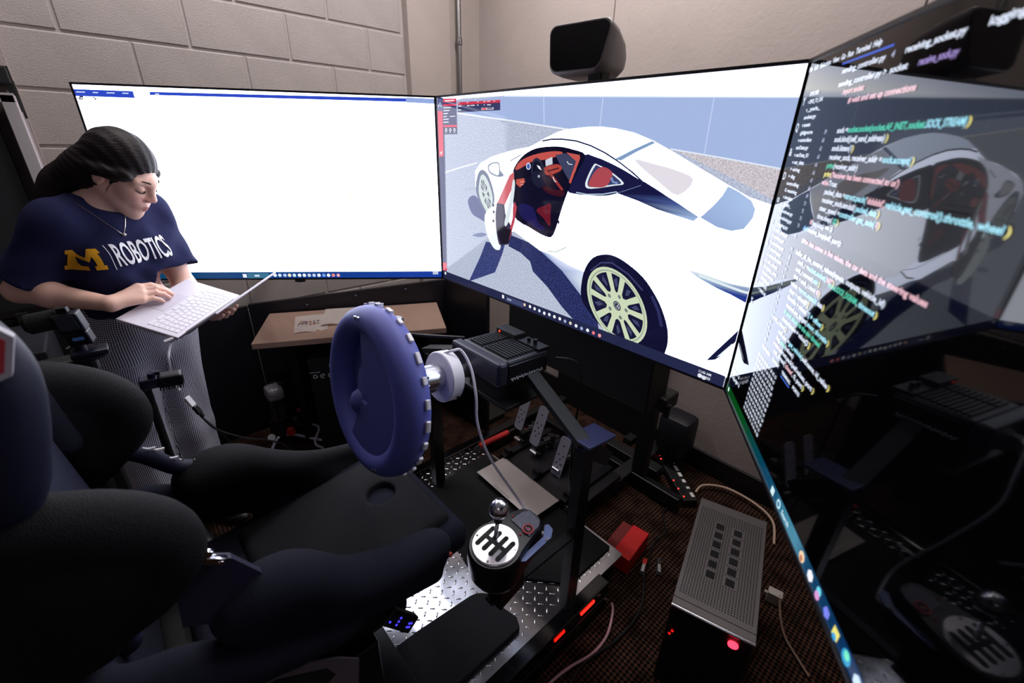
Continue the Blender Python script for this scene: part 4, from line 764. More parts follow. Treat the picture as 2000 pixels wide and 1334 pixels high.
loft(b, [(rrect(.15, .06, .02), -.10), (rrect(.168, .10, .024), -.07), (rrect(.184, .122, .026, tp=.22), .0), (rrect(.190, .126, .026, tp=.22), .045), (rrect(.184, .120, .024, tp=.22), .05)])
b.build('body', mat('dark_grey_plastic', (128, 120, 122), .45), wc, True)
b = MB(Tw); b.prism(rrect(.176, .112, .022, tp=.22), .0495, .0525); b.build('front_glass', mat('black_glass', (3, 3, 6), .08, spec=.6), wc)
MB().box((.745, .06, 1.79), (.05, .04, .04), bev=.004).build('mounting_foot', bk, wc)
# ------------------------------------------------------------------ desk in the corner and the black panels behind it
wood = mat('beige_laminate', (150, 123, 110), .55, var=.06, vscale=5, stretch=(1, 6, 1))
dx, dy = Vector((.442, .897, 0)), Vector((-.897, .442, 0))
TD = frame((-.522, -.731, 0), dx, dy)
dk = thing('desk', 'small desk with a beige top in the wall corner behind the steering wheel', 'desk', tuple(TD @ Vector((.455, .21, 0))))
MB(TD).box((.455, .205, .725), (.91, .41, .03), bev=.003).build('desk_top', wood, dk)
for x in (.12, .86):
    for y in (.22, .34): MB(TD).box((x, y, .355), (.04, .04, .71)).build('leg', bk, dk)
MB(TD).box((.455, .37, .66), (.77, .02, .08)).build('rail', bk, dk)
panel_m = mat('black_painted_board', (17, 16, 26), .45, bump=.0004, bscale=40)
pn = thing('panel_screen', 'black board screen with round bolts standing behind the beige desk', 'screen', tuple(TD @ Vector((.40, .44, 0))))
MB(TD @ Matrix.Translation((0, .44, 0)) @ Matrix.Rotation(math.radians(90), 4, 'X')).prism([(-.10, 0), (1.0, 0), (1.0, .873), (-.10, .790)], -.012, .012).build('board', panel_m, pn)
for x, z in ((.192, .785), (.455, .822), (.735, .842)):
    MB(TD).cyl((x, .421, z-.02), (x, .432, z-.02), .010, n=14, bev=.003).build('bolt', mat('dull_bolt', (70, 70, 80), .4, metal=1), pn, True)
p2 = thing('panel_screen', 'black board screen standing upright in the room corner, right of the desk', 'screen', (-.26, .33, 0))
MB().box((-.265, .33, .44), (.38, .022, .882), bev=.003).build('board', panel_m, p2)
MB().box((-.265, .40, .02), (.30, .2, .04)).build('foot', bk, p2)
p3 = thing('panel_screen', 'black board leaning along the block wall behind the woman', 'screen', (-.975, -.95, 0))
MB().box((-.975, -.8985, .390), (.02, .533, .780), bev=.003).build('board', panel_m, p3)
p4 = thing('panel_screen', 'long low black board against the plastered wall below the car screen', 'screen', (.28, .96, 0))
MB().box((.28, .955, .41), (.70, .02, .82), bev=.003).build('board', bk, p4)
for x in (.0, .56): MB().box((x, .925, .02), (.05, .10, .04)).build('foot', bk, p4)
# papers
paper = mat('white_paper', (226, 215, 210), .8)
def sheet(name, label, cx, cy, w, h, rz, dz=0):
    T = TD @ Matrix.Translation((cx, cy, .741+dz)) @ Matrix.Rotation(rz, 4, 'Z')
    b = MB(T); n = 6
    V = [[b.bm.verts.new(T @ Vector((-w/2+w*i/n, -h/2+h*j/n, .002+.004*math.sin(i*1.1)*math.cos(j*.8)))) for j in range(n+1)] for i in range(n+1)]
    for i in range(n):
        for j in range(n): b.bm.faces.new((V[i][j], V[i+1][j], V[i+1][j+1], V[i][j+1]))
    bmesh.ops.solidify(b.bm, geom=list(b.bm.faces), thickness=.0006)
    o = b.build(name, paper); tag(o, label, 'paper'); return T, o
T1, pa = sheet('paper_sheet', 'white printed paper sheet with small coloured picture lying on the beige desk', .235, .21, .155, .24, .12)
for k in range(12):
    x, y = -.055+.018*(k % 6)+random.uniform(-.004, .004), -.02+.03*(k//6)
    c = random.choice([(150, 90, 80), (110, 110, 140), (170, 140, 110), (120, 130, 110), (90, 70, 80)])
    MB(T1).box((x, y, .0075), (random.uniform(.006, .014), random.uniform(.008, .02), .0006)).build('print', mat('ink_%d' % c[0], c, .8), pa)
sheet('paper_sheet', 'blank white paper half under another sheet on the beige desk', .37, .27, .16, .24, .0, .007)

# ------------------------------------------------------------------ driving rig platform
alu = mat('bright_tread_plate', (200, 200, 206), .16, metal=1, bump=.0012, bscale=9, detail=2)
gun = mat('satin_black_metal', (16, 16, 22), .32, metal=.2, spec=.6)
rig = thing('driving_rig', 'black driving simulator frame with a bright tread plate deck and bent side uprights', 'rig', (.6, -.5, 0))
MB().box((.565, -.855, .096), (.945, 1.97, .008)).build('tread_plate', alu, rig)
# raised lugs of the plate: small lens-shaped ridges in alternating directions
b = bmesh.new(); s = .0305
seg = [(-.012, 0, 0), (-.006, .0030, 0), (.006, .0030, 0), (.012, 0, 0), (.006, -.0030, 0), (-.006, -.0030, 0), (-.006, 0, .0022), (.006, 0, .0022)]
fcs = [(1, 0, 6), (2, 1, 6, 7), (3, 2, 7), (4, 3, 7), (5, 4, 7, 6), (0, 5, 6)]
vv = []; ff = []
nx, ny = int(.93/s), int(2.40/s)
for i in range(nx):
    for j in range(ny):
        x, y = .112+i*s, -1.83+j*s
        if y > .115 or (.32 < x < .72 and -.0 < y < .1): continue
        if .35 < x < .9 and y < -1.25: continue
        a = .785 if (i+j) % 2 else -.785; ca, sa = math.cos(a), math.sin(a); k = len(vv)
        for p, q, r in seg: vv.append((x+p*ca-q*sa, y+p*sa+q*ca, .1002+r))
        for f in fcs: ff.append([k+w for w in f])
me = bpy.data.meshes.new('tread_lugs'); me.from_pydata(vv, [], ff); o = link('tread_lugs', me, alu, rig, True); o['kind'] = 'stuff'
for x, y0, y1 in ((.075, -1.87, .63), (1.062, -1.87, -.03)):
    MB().box((x, (y0+y1)/2, .062), (.05, y1-y0, .124), bev=.004).build('side_rail', mat('gloss_rail', (9, 9, 12), .10, spec=.7), rig)
MB().box((1.091, -.95, .045), (.008, 1.82, .06), bev=.002).build('side_trim', mat('gloss_black', (8, 8, 9), .12, spec=.7), rig)
for y in (.61, -1.86): MB().box((.57, y, .055), (.93, .04, .075), bev=.003).build('cross_rail', gun, rig)
# bent uprights that carry the wheel deck: a post, a knee and a sloping arm
for sx, nm in ((1.035, 0), (.215, 1)):
    w = .018 if not nm else .018
    pts = [(-.24, .124), (-.24, .815), (-.225, .84), (-.19, .835), (-.085, .735), (-.115, .70), (-.19, .76), (-.19, .124)]
    T = frame((sx-w, 0, 0), (0, 1, 0), (0, 0, 1)); b = MB(T); b.prism(pts, 0, .036); b.build('upright', gun, rig)
    ins = .79 if not nm else .55
    MB().box(((sx+ins)/2, -.212, .890), (math.hypot(sx-ins, .105)+.02, .05, .022), R=(Matrix.Rotation(.12*(-1 if not nm else 1), 3, 'Z') @ Matrix.Rotation(math.atan2(.105, sx-ins) if not nm else -math.atan2(.105, ins-sx), 3, 'Y')), bev=.003).build('arm', bk, rig)
MB().box((1.035, -.185, .838), (.085, .13, .010), bev=.003, R=Matrix.Rotation(-.12, 3, 'X')).build('knee_plate', mat('lit_cap_navy', (52, 57, 98), .4, spec=.5), rig)  # lighter navy paints in the screen light falling on the post top
MB().box((.67, -.235, .862), (.26, .16, .014), bev=.003).build('motor_shelf', bk, rig)
for k in range(5): MB().cyl((1.057, -.21+.0, .2+k*.12), (1.062, -.21, .2+k*.12), .006, n=8).build('bolt', MATS['dull_bolt'], rig, True)
# heel bar across the deck front
mt = mat('black_felt_mat', (7, 7, 10), .92, bump=.001, bscale=400)
mA = MB(); mA.prism([(.225, -.30), (.50, -.352), (.66, -.38), (.86, -.25), (.985, -.14), (.985, .112), (.19, .112)], .1035, .112); tag(mA.build('floor_mat', mt), 'black mat on the tread plate under the brushed heel plate', 'mat')
mb = MB(); P = [(.985, -1.05), (.985, -.40), (.955, -.385)]+[(.86+.075*math.cos(a), -.47+.075*math.sin(a)) for a in np.linspace(1.2, 3.0, 8)]+[(.77, -.66), (.765, -1.05)]
mb.prism(P, .1035, .124); tag(mb.build('floor_mat', mat('navy_black_mat', (17, 16, 26), .8, bump=.0006, bscale=500)), 'smooth black foot mat with a rounded corner in the foreground', 'mat')

# ------------------------------------------------------------------ pedals
ps = thing('pedal_set', 'three perforated metal pedals behind a brushed steel heel plate', 'pedals', (.49, .2, .112))
brush = mat('brushed_steel', (188, 180, 178), .45, metal=.55, bump=.0004, bscale=60, stretch=(1, 14, 1))
MB(frame((.497, .035, .140), (1, -.02, 0), (.02, 1, 0))).box((0, 0, 0), (.39, .175, .004), bev=.001).build('heel_plate', brush, ps)
MB().box((.497, .035, .124), (.37, .16, .026)).build('plate_base', bk, ps)
put_text('plate_lettering', 'HEUSINKVELD', frame((.535, -.040, .1424), (-1, .02, 0), (-.02, -1, 0)), mat('black_print', (12, 12, 12), .6), ps, width=.11, size=.0135)
MB().box((.53, .30, .125), (.50, .36, .022), bev=.003).build('pedal_base', gun, ps)
for x in (.30, .51, .71): MB().box((x, .30, .145), (.035, .36, .02)).box((x, .16, .16), (.04, .02, .03)).build('pedal_rail', mat('dark_steel', (60, 60, 66), .3, metal=1), ps)
chrome = mat('chrome', (225, 225, 230), .12, metal=1)
facem = mat('grey_anodised', (128, 126, 140), .5, metal=.15)
for i, (x, y, z, hh) in enumerate(((.262, .29, .325, .19), (.395, .28, .315, .21), (.560, .27, .225, .21))):
    T = frame((x, y, z), (1, 0, 0), (0, .34, .94))
    b = MB(T); o_ = rrect(.062 if i else .058, hh, .016); b.prism(o_, -.0025, .0025); f = b.build('pedal_face', facem, ps)
    for (hx, hz) in ((0, .06), (-.014, .01), (.014, .01), (0, -.01), (-.014, -.035), (.014, -.035), (0, -.055)):
        MB(T).cyl((hx, hz, .0022), (hx, hz, .0030), .0046, n=10).build('hole', mat('hole_black', (3, 3, 3), .9), f)
    MB().cyl((x, y+.01, z-.10+.02), (x, y+.11, .145), .009, n=10).box((x, y+.02, .17), (.03, .05, .06), bev=.004).build('arm', bk, ps)
    MB().cyl((x, y+.03, .205), (x, y+.15, .175), .017, n=14).cyl((x-.02, y-.03, .165), (x+.02, y-.03, .165), .011, n=12).build('cylinder', chrome, ps, True)
    MB().cyl((x-.028, y-.005, .15), (x+.028, y-.005, .15), .012, n=12).build('pivot', gun, ps, True)
    T = frame((x, y+.095, .185), (1, 0, 0), (0, 1, -.25)); MB(T).lathe([(.022, -.03), (.026, -.01), (.022, .0), (.026, .012), (.02, .03)], 14).build('spring', bk, ps, True)

# ------------------------------------------------------------------ steering wheel
blue = mat('matte_blue_print', (84, 90, 170), .55, bump=.0004, bscale=500, stretch=(1, 1, .08))
blue2 = mat('matte_blue_shell', (72, 77, 150), .6)
ti = math.radians(8); wn = Vector((0, -math.cos(ti), math.sin(ti))); W0 = Vector((.642, -.685, .997))
TWh = frame(W0, (1, 0, 0), Vector((0, math.sin(ti), math.cos(ti))))   # local z points away from the driver's back: z = x cross y
if TWh.to_3x3().col[2].dot(wn) < 0: TWh = frame(W0, (-1, 0, 0), Vector((0, math.sin(ti), math.cos(ti))))
sw = thing('steering_wheel', 'big round blue printed steering wheel with a closed dished face', 'steering wheel', tuple(W0))
rim = [(.196+.040*math.cos(a), -.028+.046*math.sin(a)) for a in np.linspace(0, 2*math.pi, 20, endpoint=False)]
MB(TWh).lathe(rim, 72, closed=True).build('rim', blue, sw, True)
MB(TWh).lathe([(.0001, -.004), (.055, -.004), (.075, -.010), (.10, -.022), (.15, -.034), (.185, -.036), (.185, -.055), (.0001, -.055)], 64).build('dish', blue2, sw, True)
sec = [(.03*math.cos(a), .03*math.sin(a)) for a in np.linspace(1.75, -2.0, 10)]; sec = [(.170*math.cos(a), .170*math.sin(a)) for a in np.linspace(-2.0, 1.75, 40)]+sec
flip = TWh.to_3x3().col[0].x < 0
b = MB(TWh @ Matrix.Rotation(math.radians(178 if flip else 0), 4, 'Z')); b.prism(sec, -.03, .006); b.build('sector_cover', blue2, sw)
b = MB(TWh); b.T = TWh @ Matrix.Translation((.05 if flip else -.05, -.05, -.012)); b.lathe([(.0001, .030), (.015, .028), (.03, .018), (.038, .002), (.042, -.012)], 32); b.build('hub_dome', blue2, sw, True)
for ang in (96, 101, -62, -67):
    for q in (0,):
        a = math.radians(ang); 
        p = TWh @ Vector(((-1 if flip else 1)*.207*math.cos(a), .207*math.sin(a), .014)); MB().cyl(p-wn*.004, p+wn*.005, .0052, n=12, bev=.0015).build('bolt', chrome, sw, True)
wht = mat('white_plastic', (232, 230, 238), .4)
for k in range(26):
    a = math.radians(70-k*360/26); r = .2365
    R3 = TWh.to_3x3() @ Matrix.Rotation(a, 3, 'Z'); p = TWh @ Vector((r*math.cos(a), r*math.sin(a), -.046))
    MB().box(p, (.008, .020+.005*(k % 3), .012), R=R3, bev=.002).build('clip', wht, sw)
for k in range(5):
    a = math.radians(200+k*9); p0 = TWh @ Vector(((-1 if flip else 1)*.225*math.cos(a), .225*math.sin(a), -.07)); p1 = p0-wn*.03+Vector((.0, 0, .015))
    MB().tube([p0, p0-wn*.02+Vector((-.012, 0, .004)), p1], .004, 6).build('wire', wht, sw, True)

# ------------------------------------------------------------------ motor with shaft
ax = -wn
TA = Matrix.Translation(W0) @ (TWh.to_3x3().to_4x4() @ Matrix.Diagonal((1, 1, -1, 1)))
def along(d): return W0+ax*d
wb = thing('wheel_motor', 'black finned motor with silver shaft and white collar behind the blue wheel', 'motor', (.66, -.3, .88))
MB().cyl(along(.055), along(.135), .062, .050, n=32).cyl(along(.125), along(.163), .052, n=32, bev=.006).build('quick_release', mat('satin_black', (10, 10, 12), .3), wb, True)
for k in range(10):
    a = k*.628; p = along(.16)+(TWh.to_3x3() @ Vector((math.cos(a), math.sin(a), 0)))*.044; MB().cyl(p, p+ax*.012, .005, n=8).build('bolt', chrome, wb, True)
MB().cyl(along(.165), along(.24), .043, n=36, bev=.003).build('sleeve', mat('brushed_aluminium', (205, 205, 210), .22, metal=1), wb, True)
cm_ = MB().cyl(along(.232), along(.275), .079, n=48, bev=.003).build('collar', mat('white_collar', (222, 220, 228), .35), wb, True)
for a in (1.9, -.6, 3.6):
    p = along(.262)+(TWh.to_3x3() @ Vector((math.cos(a), math.sin(a), 0)))*.079; MB().ball(p, .005).build('set_screw', bk, cm_, True)
MB().cyl(along(.27), along(.40), .024, n=24).build('shaft', MATS['brushed_aluminium'], wb, True)
body_m = mat('motor_black', (24, 24, 34), .42)
Tm = frame((.672, -.235, .952), (1, 0, 0), (0, 1, -.05))
MB(Tm).box((0, .02, .025), (.225, .18, .08), bev=.008).build('housing', body_m, wb)
MB(Tm).box((0, -.09, .030), (.245, .04, .078), bev=.010).build('front_plate', mat('front_plate_grey', (48, 48, 62), .4, metal=.4), wb)
for k in range(11): MB(Tm).box((-.06, -.05+k*.013, .0665), (.06, .007, .008)).box((.04, -.05+k*.013, .0665), (.11, .007, .008)).build('fin', mat('fin_black', (6, 6, 9), .5), wb)
MB(Tm).box((.114, .02, .022), (.006, .17, .06), bev=.002).build('side_cover', gun, wb)
pts = []
for k in range(34): pts.append(Tm @ Vector((.1180, -.055+k*.0042, .004+.007*math.sin(k*2.4)*(1 if k % 5 else .4))))
MB().tube(pts, .0012, 5, 2).build('white_script', mat('white_print', (225, 225, 232), .5, emit=None), wb)
MB(Tm).box((-.05, .09, .072), (.10, .05, .03), bev=.004).build('control_box', bk, wb); MB(Tm).cyl((-.08, .063, .076), (-.08, .0655, .076), .004, n=8).build('indicator', glow((255, 70, 40), 1.5), wb)
MB(Tm).cyl((.07, .09, .07), (.07, .09, .09), .007, n=10).cyl((.04, .09, .07), (.04, .09, .086), .006, n=10).box((.06, .09, .068), (.10, .05, .012)).build('switch_plate', gun, wb)
MB(Tm).box((0, .01, -.050), (.15, .15, .07)).build('mount_block', bk, wb)
# round knob puck left of the motor
kb = thing('control_knob', 'round black control knob on a thin arm in front of the desk edge', 'knob', (.33, -.4, .88))
MB().cyl((.33, -.42, 1.035), (.33, -.42, 1.055), .026, n=24, bev=.005).build('knob', mat('navy_gloss', (22, 24, 50), .25), kb, True)
MB().cyl((.33, -.42, 1.01), (.33, -.42, 1.036), .017, n=16).build('stem', bk, kb, True)
MB().cyl((.33, -.42, 1.012), (.33, -.42, 1.018), .0185, n=16).build('ring', mat('copper_ring', (200, 110, 70), .3, metal=1), kb, True)
MB().tube([(.33, -.42, 1.0), (.38, -.36, .99), (.50, -.25, .99)], .006, 8).cyl((.33, -.42, .88), (.33, -.42, 1.012), .008, n=10).build('arm', gun, kb, True)

# ------------------------------------------------------------------ gear shifter
sh = thing('gear_shifter', 'gear shifter with a silver ball knob and round silver gate plate', 'shifter', (1.035, -.53, .54))
Ts = frame((1.022, -.545, .655), (.98, .12, -.04), (-.10, .98, .07))
o_ = []
for a in np.linspace(math.radians(200), math.radians(340), 14): o_.append((.074*math.cos(a), .074*math.sin(a)))
for a in np.linspace(math.radians(-20), math.radians(24), 6): o_.append((.074*math.cos(a), .074*math.sin(a)))
o_ += [(.060, .085), (.056, .120), (.048, .140), (.030, .152), (.0, .153), (-.020, .145), (-.034, .12), (-.060, .055)]
for a in np.linspace(math.radians(150), math.radians(196), 5): o_.append((.074*math.cos(a), .074*math.sin(a)))
shr = lambda k: [(x*k, .035+(y-.035)*k) for x, y in o_]
loft(MB(Ts), [(shr(.90), -.115), (shr(1.0), -.09), (shr(1.02), -.03), (shr(1.0), -.012), (shr(.95), 0)]).build('body', mat('shifter_black', (14, 14, 17), .38), sh, True)
silver = mat('satin_silver', (222, 220, 228), .24, metal=.8)
disc = MB(Ts).lathe([(.0001, .006), (.0605, .006), (.0635, .003), (.0635, -.004), (.0001, -.004)], 56).build('gate_plate', silver, sh, True)
blk = mat('slot_black', (3, 3, 4), .7)
b = MB(Ts)
for x in (-.036, -.012, .012, .036): b.prism([(x-.0066, -.030), (x+.0066, -.030), (x+.0066, .030), (x-.0066, .030)], .0062, .0070); b.cyl((x, .030, .0062), (x, .030, .0070), .0066, n=12); b.cyl((x, -.030, .0062), (x, -.030, .0070), .0066, n=12)
b.prism([(-.040, -.0055), (.040, -.0055), (.040, .0055), (-.040, .0055)], .0062, .0072); o = b.build('gate_slots', blk, disc, label='black branched gear gate'); o['kind'] = 'stuff'
for a in (.4, 1.95, 3.4, 5.1): MB(Ts).cyl((.055*math.cos(a), .055*math.sin(a), .006), (.055*math.cos(a), .055*math.sin(a), .0085), .0035, n=10, bev=.001).build('screw', chrome, disc, True)
lv = MB(Ts).cyl((-.012, .012, .0), (-.014, .028, .072), .0058, n=14).build('lever', chrome, sh, True)
MB(Ts).cyl((-.0135, .026, .055), (-.0143, .029, .076), .012, .014, n=18, bev=.002).build('lever_collar', bk, sh, True)
MB(Ts).ball((-.015, .032, .098), .0275, u=32, v=20).build('knob', mat('polished_silver', (215, 215, 222), .18, metal=1), sh, True)
b = MB(Ts); b.prism([(-.018, .085), (.052, .078), (.052, .118), (.042, .136), (.0, .142), (-.012, .125)], .0, .0035); b.build('speckled_plate', mat('speckled_grey', (120, 120, 132), .5, metal=.5, bump=.002, bscale=500, var=.5, vscale=500), sh)
MB(Ts).cyl((.036, .092, .003), (.036, .092, .0055), .0155, n=24).build('badge', mat('badge_red', (205, 40, 60), .4), sh, True)
MB(Ts).cyl((.036, .092, .0056), (.036, .092, .0060), .0122, n=24).build('badge_face', blk, sh)
put_text('badge_mark', 'tB', Ts @ Matrix.Translation((.028, .087, .0064)), mat('badge_pink', (225, 120, 140), .4), sh, width=.016, size=.013)
for p in ((-.024, .098), (.030, .066)): MB(Ts).ball((*p, .001), .003, u=8, v=6).build('rivet', MATS['badge_red'], sh)
b = MB(Ts); b.prism([(.062, .01), (.080, .03), (.088, .13), (.075, .155), (.056, .160), (.050, .15), (.070, .12)], -.03, -.024); b.build('side_plate', mat('blue_grey_metal', (92, 102, 140), .35, metal=.5), sh)
MB(Ts).box((.02, .02, -.16), (.05, .10, .10)).build('mount_post', gun, sh)
MB().box((1.035, -.40, .475), (.03, .36, .012), bev=.003).build('mount_arm', bk, sh)
# ------------------------------------------------------------------ racing seat
cloth = mat('navy_black_suede', (20, 21, 37), .88, bump=.0008, bscale=350, spec=.25)
mesh_m = mat('black_mesh_fabric', (9, 10, 16), .8, bump=.0016, bscale=420, spec=.3, detail=1)
navy = mat('navy_shell', (24, 26, 50), .6, spec=.35)
seat = thing('racing_seat', 'navy black padded racing bucket seat with deep side bolsters', 'seat', (.65, -1.0, .12))
xc = .65
def rx(a): c, s_ = math.cos(a), math.sin(a); return np.array([[1, 0, 0], [0, c, -s_], [0, s_, c]])
b = SDF()
b.box((xc, -1.345, .98), (.235, .04, .50), R=rx(.13), rad=.03)
b.box((xc, -.86, .545), (.25, .33, .05), R=rx(.10), rad=.04, k=.05)
b.poly([(xc+.25, -1.33, .75), (xc+.27, -1.20, .74), (xc+.275, -1.08, .66), (xc+.27, -.9, .60)], .035, k=.04)
b.poly([(xc-.25, -1.33, .75), (xc-.27, -1.20, .74), (xc-.275, -1.08, .66), (xc-.27, -.9, .60)], .035, k=.04)
b.build('shell', cloth, .008, seat)
def wing(sx):
    x = lambda d: xc+sx*d
    q = SDF(); zt = 0 if sx > 0 else -.20
    q.box((x(.225), -1.33, 1.20+zt*.6), (.05, .075, .19+zt*.35), R=rx(.16), rad=.045, k=.04)
    tp = 1.0 if sx > 0 else .0
    if tp: q.poly([(x(.20), -1.33, 1.47), (x(.245), -1.265, 1.425), (x(.262), -1.235, 1.36), (x(.266), -1.250, 1.27), (x(.262), -1.275, 1.19)], .032, k=.03)
    q.build('shoulder_wing', navy if sx > 0 else cloth, .007, seat)
    q = SDF()
    q.ell((x(.262), -1.215-(.045 if sx < 0 else .022), 1.035), (.054, .105, .115), R=rx(-.15), k=.03); yo = -.022 if sx > 0 else -.045
    q.poly([(x(.25), -1.33, 1.15), (x(.265), -1.22+yo, 1.125), (x(.262), -1.135+yo, 1.06), (x(.258), -1.125+yo, .985), (x(.25), -1.19+yo, .915)], .030, k=.04)
    q.box((x(.255), -1.31, .98), (.035, .06, .13), R=rx(.12), rad=.03, k=.05)
    q.build('rib_bolster', mesh_m, .007, seat)
    q = SDF()
    zz = (.79, .805, .715, .66, .64) if sx > 0 else (.765, .765, .69, .60, .53)
    q.poly([(x(.255), -1.085, zz[0]), (x(.262), -1.0, zz[1]), (x(.265), -.90, zz[2]), (x(.262), -.79, zz[3]), (x(.25), -.675, zz[4])], lambda t: .054-.018*t, k=.03)
    q.box((x(.262), -.87, .635), (.026, .24, .075), R=rx(-.20), rad=.03, k=.06)
    q.build('thigh_bolster', mesh_m if sx < 0 else cloth, .007, seat)
wing(1); wing(-1)
q = SDF(); q.box((xc, -1.40, 1.42), (.15, .04, .13), R=rx(.1), rad=.04); q.build('head_pad', cloth, .008, seat)
q = SDF(); q.box((xc, -1.30, 1.02), (.165, .025, .30), R=rx(.13), rad=.02); q.build('back_pad', navy, .008, seat)
q = SDF(); q.box((xc, -.80, .592), (.20, .24, .028), R=rx(.10), rad=.026); q.ell((xc-.02, -.675, .63), (.042, .042, .04), k=.01, sub=True); q.build('seat_cushion', mesh_m, .006, seat)
MB(frame((xc-.02, -.675, .597), (1, 0, 0), (0, 1, .1))).lathe([(.030, .004), (.036, .010), (.042, .004), (.036, -.004)], 28, closed=True).build('belt_opening', bk, seat, True)
# piping band on the far side with torn white stitching
MB().tube([(.43, -1.315, 1.03), (.415, -1.24, .965), (.405, -1.17, .90), (.395, -1.115, .825), (.395, -1.06, .80)], .021, 10, 6).build('edge_band', navy, seat, True)
for p in ((.41, -1.165, .918), (.405, -1.15, .905), (.40, -1.13, .865), (.395, -1.075, .826), (.40, -1.19, .94)):
    MB().tube([p, (p[0]+.004, p[1]+.012, p[2]-.006), (p[0]+.004, p[1]+.026, p[2]-.008)], .0035, 5, 3).build('white_thread', wht, seat, True)
q = SDF(); q.poly([(.905, -1.30, 1.20), (.895, -1.24, 1.19), (.885, -1.19, 1.15), (.875, -1.15, 1.10)], .02, k=.02); q.build('flap', mat('grey_suede', (70, 66, 86), .85), seat) if False else None
for sx, p in ((1, (.925, -1.098, .955)), (-1, (.40, -1.10, .815))):
    T = frame(p, (0, .75, -.66), (sx*.2, .6, .7)); MB(T).box((0, 0, 0), (.036, .018, .012), bev=.004).box((-.018, .01, 0), (.012, .022, .008), bev=.002).cyl((.010, 0, .006), (.010, 0, .008), .005, n=10).build('chrome_clip', chrome, seat, True)
b = MB(frame((.915, 0, 0), (0, 1, 0), (0, 0, 1))); b.prism([(-1.16, .93), (-1.115, .965), (-1.075, .935), (-1.03, .85), (-1.10, .79), (-1.17, .84)], -.012, .004); b.build('side_gusset', mat('slate_navy', (36, 36, 60), .6), seat)
MB().cyl((.935, -.935, .675), (.952, -.935, .677), .0085, n=16, bev=.003).build('bolt', chrome, seat, True)
MB().cyl((.925, -.628, .60), (.934, -.626, .60), .006, n=12).build('red_rivet', mat('red_rivet', (170, 60, 50), .4), seat, True)
b = MB(frame((.958, 0, 0), (0, 1, 0), (0, 0, 1)))
out = [(-1.20, .36), (-.93, .36), (-.91, .50), (-.95, .55), (-1.06, .65), (-1.13, .69), (-1.20, .66)]
inn = [(-1.13, .53), (-1.00, .49), (-.965, .51), (-.98, .55), (-1.07, .62), (-1.13, .63)]
b.prism(out, -.006, .0); f = b.build('side_bracket', mat('grey_bracket', (112, 104, 114), .4, metal=.3), seat)
MB(frame((.9582, 0, 0), (0, 1, 0), (0, 0, 1))).prism(inn, 0, .0012).build('bracket_opening', mat('opening_black', (4, 4, 5), .9), f)
MB().cyl((.957, -1.00, .462), (.9605, -1.00, .462), .012, n=14).build('bracket_hole', MATS['opening_black'], f)
q = SDF(); q.box((xc, -1.0, .48), (.245, .26, .04), rad=.02); q.build('base_pan', bk, .012, seat)
for sx in (-1, 1):
    MB().box((xc+sx*.265, -1.0, .29), (.035, .30, .36), bev=.004).build('riser', gun, seat)
MB().box((xc, -1.0, .125), (.62, .5, .03), bev=.003).build('slider', gun, seat)
# red and white badge on the shoulder wing
T = frame((.955, -1.232, 1.40), (0, .95, -.3), (0, .3, .95))
hexa = lambda r, s_: [(r*s_*math.cos(k*math.pi/3+.5), r*math.sin(k*math.pi/3+.5)) for k in range(6)]
MB(T).prism(hexa(.046, .8), -.012, .0015).build('badge', mat('badge_white', (190, 186, 196), .6), seat)
MB(T).prism(hexa(.037, .8), .0015, .0024).build('badge_red', mat('badge_coral', (196, 56, 70), .6), seat)
for k in range(4): MB(T).box((0, -.015+k*.010, .003), (.034-.004*abs(k-1.5), .004, .0008)).build('badge_line', MATS['badge_white'], seat)

# ------------------------------------------------------------------ woman with the laptop
woman = thing('person', 'woman in navy lettered shirt and checked trousers, looking down at a white laptop', 'person', (-.38, -1.10, 0))
azT = math.radians(30); Fw = A(math.cos(azT), math.sin(azT), 0); Lf = A(-math.sin(azT), math.cos(azT), 0); Up = A(0, 0, 1)
N = A(-.335, -1.085, 1.415); PV = A(-.385, -1.085, .97)
def tb(f, l, u, o=N): return o+Fw*f+Lf*l+Up*u
RT = np.stack([Fw, Lf, Up], 1)
# head frame
azH, pit = math.radians(50), math.radians(36)
hf = A(math.cos(azH)*math.cos(pit), math.sin(azH)*math.cos(pit), -math.sin(pit)); hl = A(-math.sin(azH), math.cos(azH), 0); hu = np.cross(hf, hl)
HC = A(-.290, -1.006, 1.503); RH = np.stack([hf, hl, hu], 1)
HS = .925
def hd(f, l, u): return HC+HS*(hf*f+hl*l+hu*u)
# laptop frame
LA = A(-.116, -1.142, 1.092); le1 = A(.725, .641, -.251); le2 = A(-.622, .766, .162); le1 /= np.linalg.norm(le1); le2 -= le1*(le1@le2); le2 /= np.linalg.norm(le2); ln = np.cross(le1, le2)
LWd, LDp = .292, .203
def lp(u, v, h=0): return LA+le1*u+le2*v+ln*h       # u towards the hinge, v along the front edge
shR, shL = tb(-.015, -.122, -.055), tb(-.015, .142, -.05)
elR, wrR = A(-.315, -1.335, 1.172), lp(-.022, .020, .036)
elL, wrL = A(-.35, -.925, 1.10), lp(.07, .20, -.045)
body = SDF()
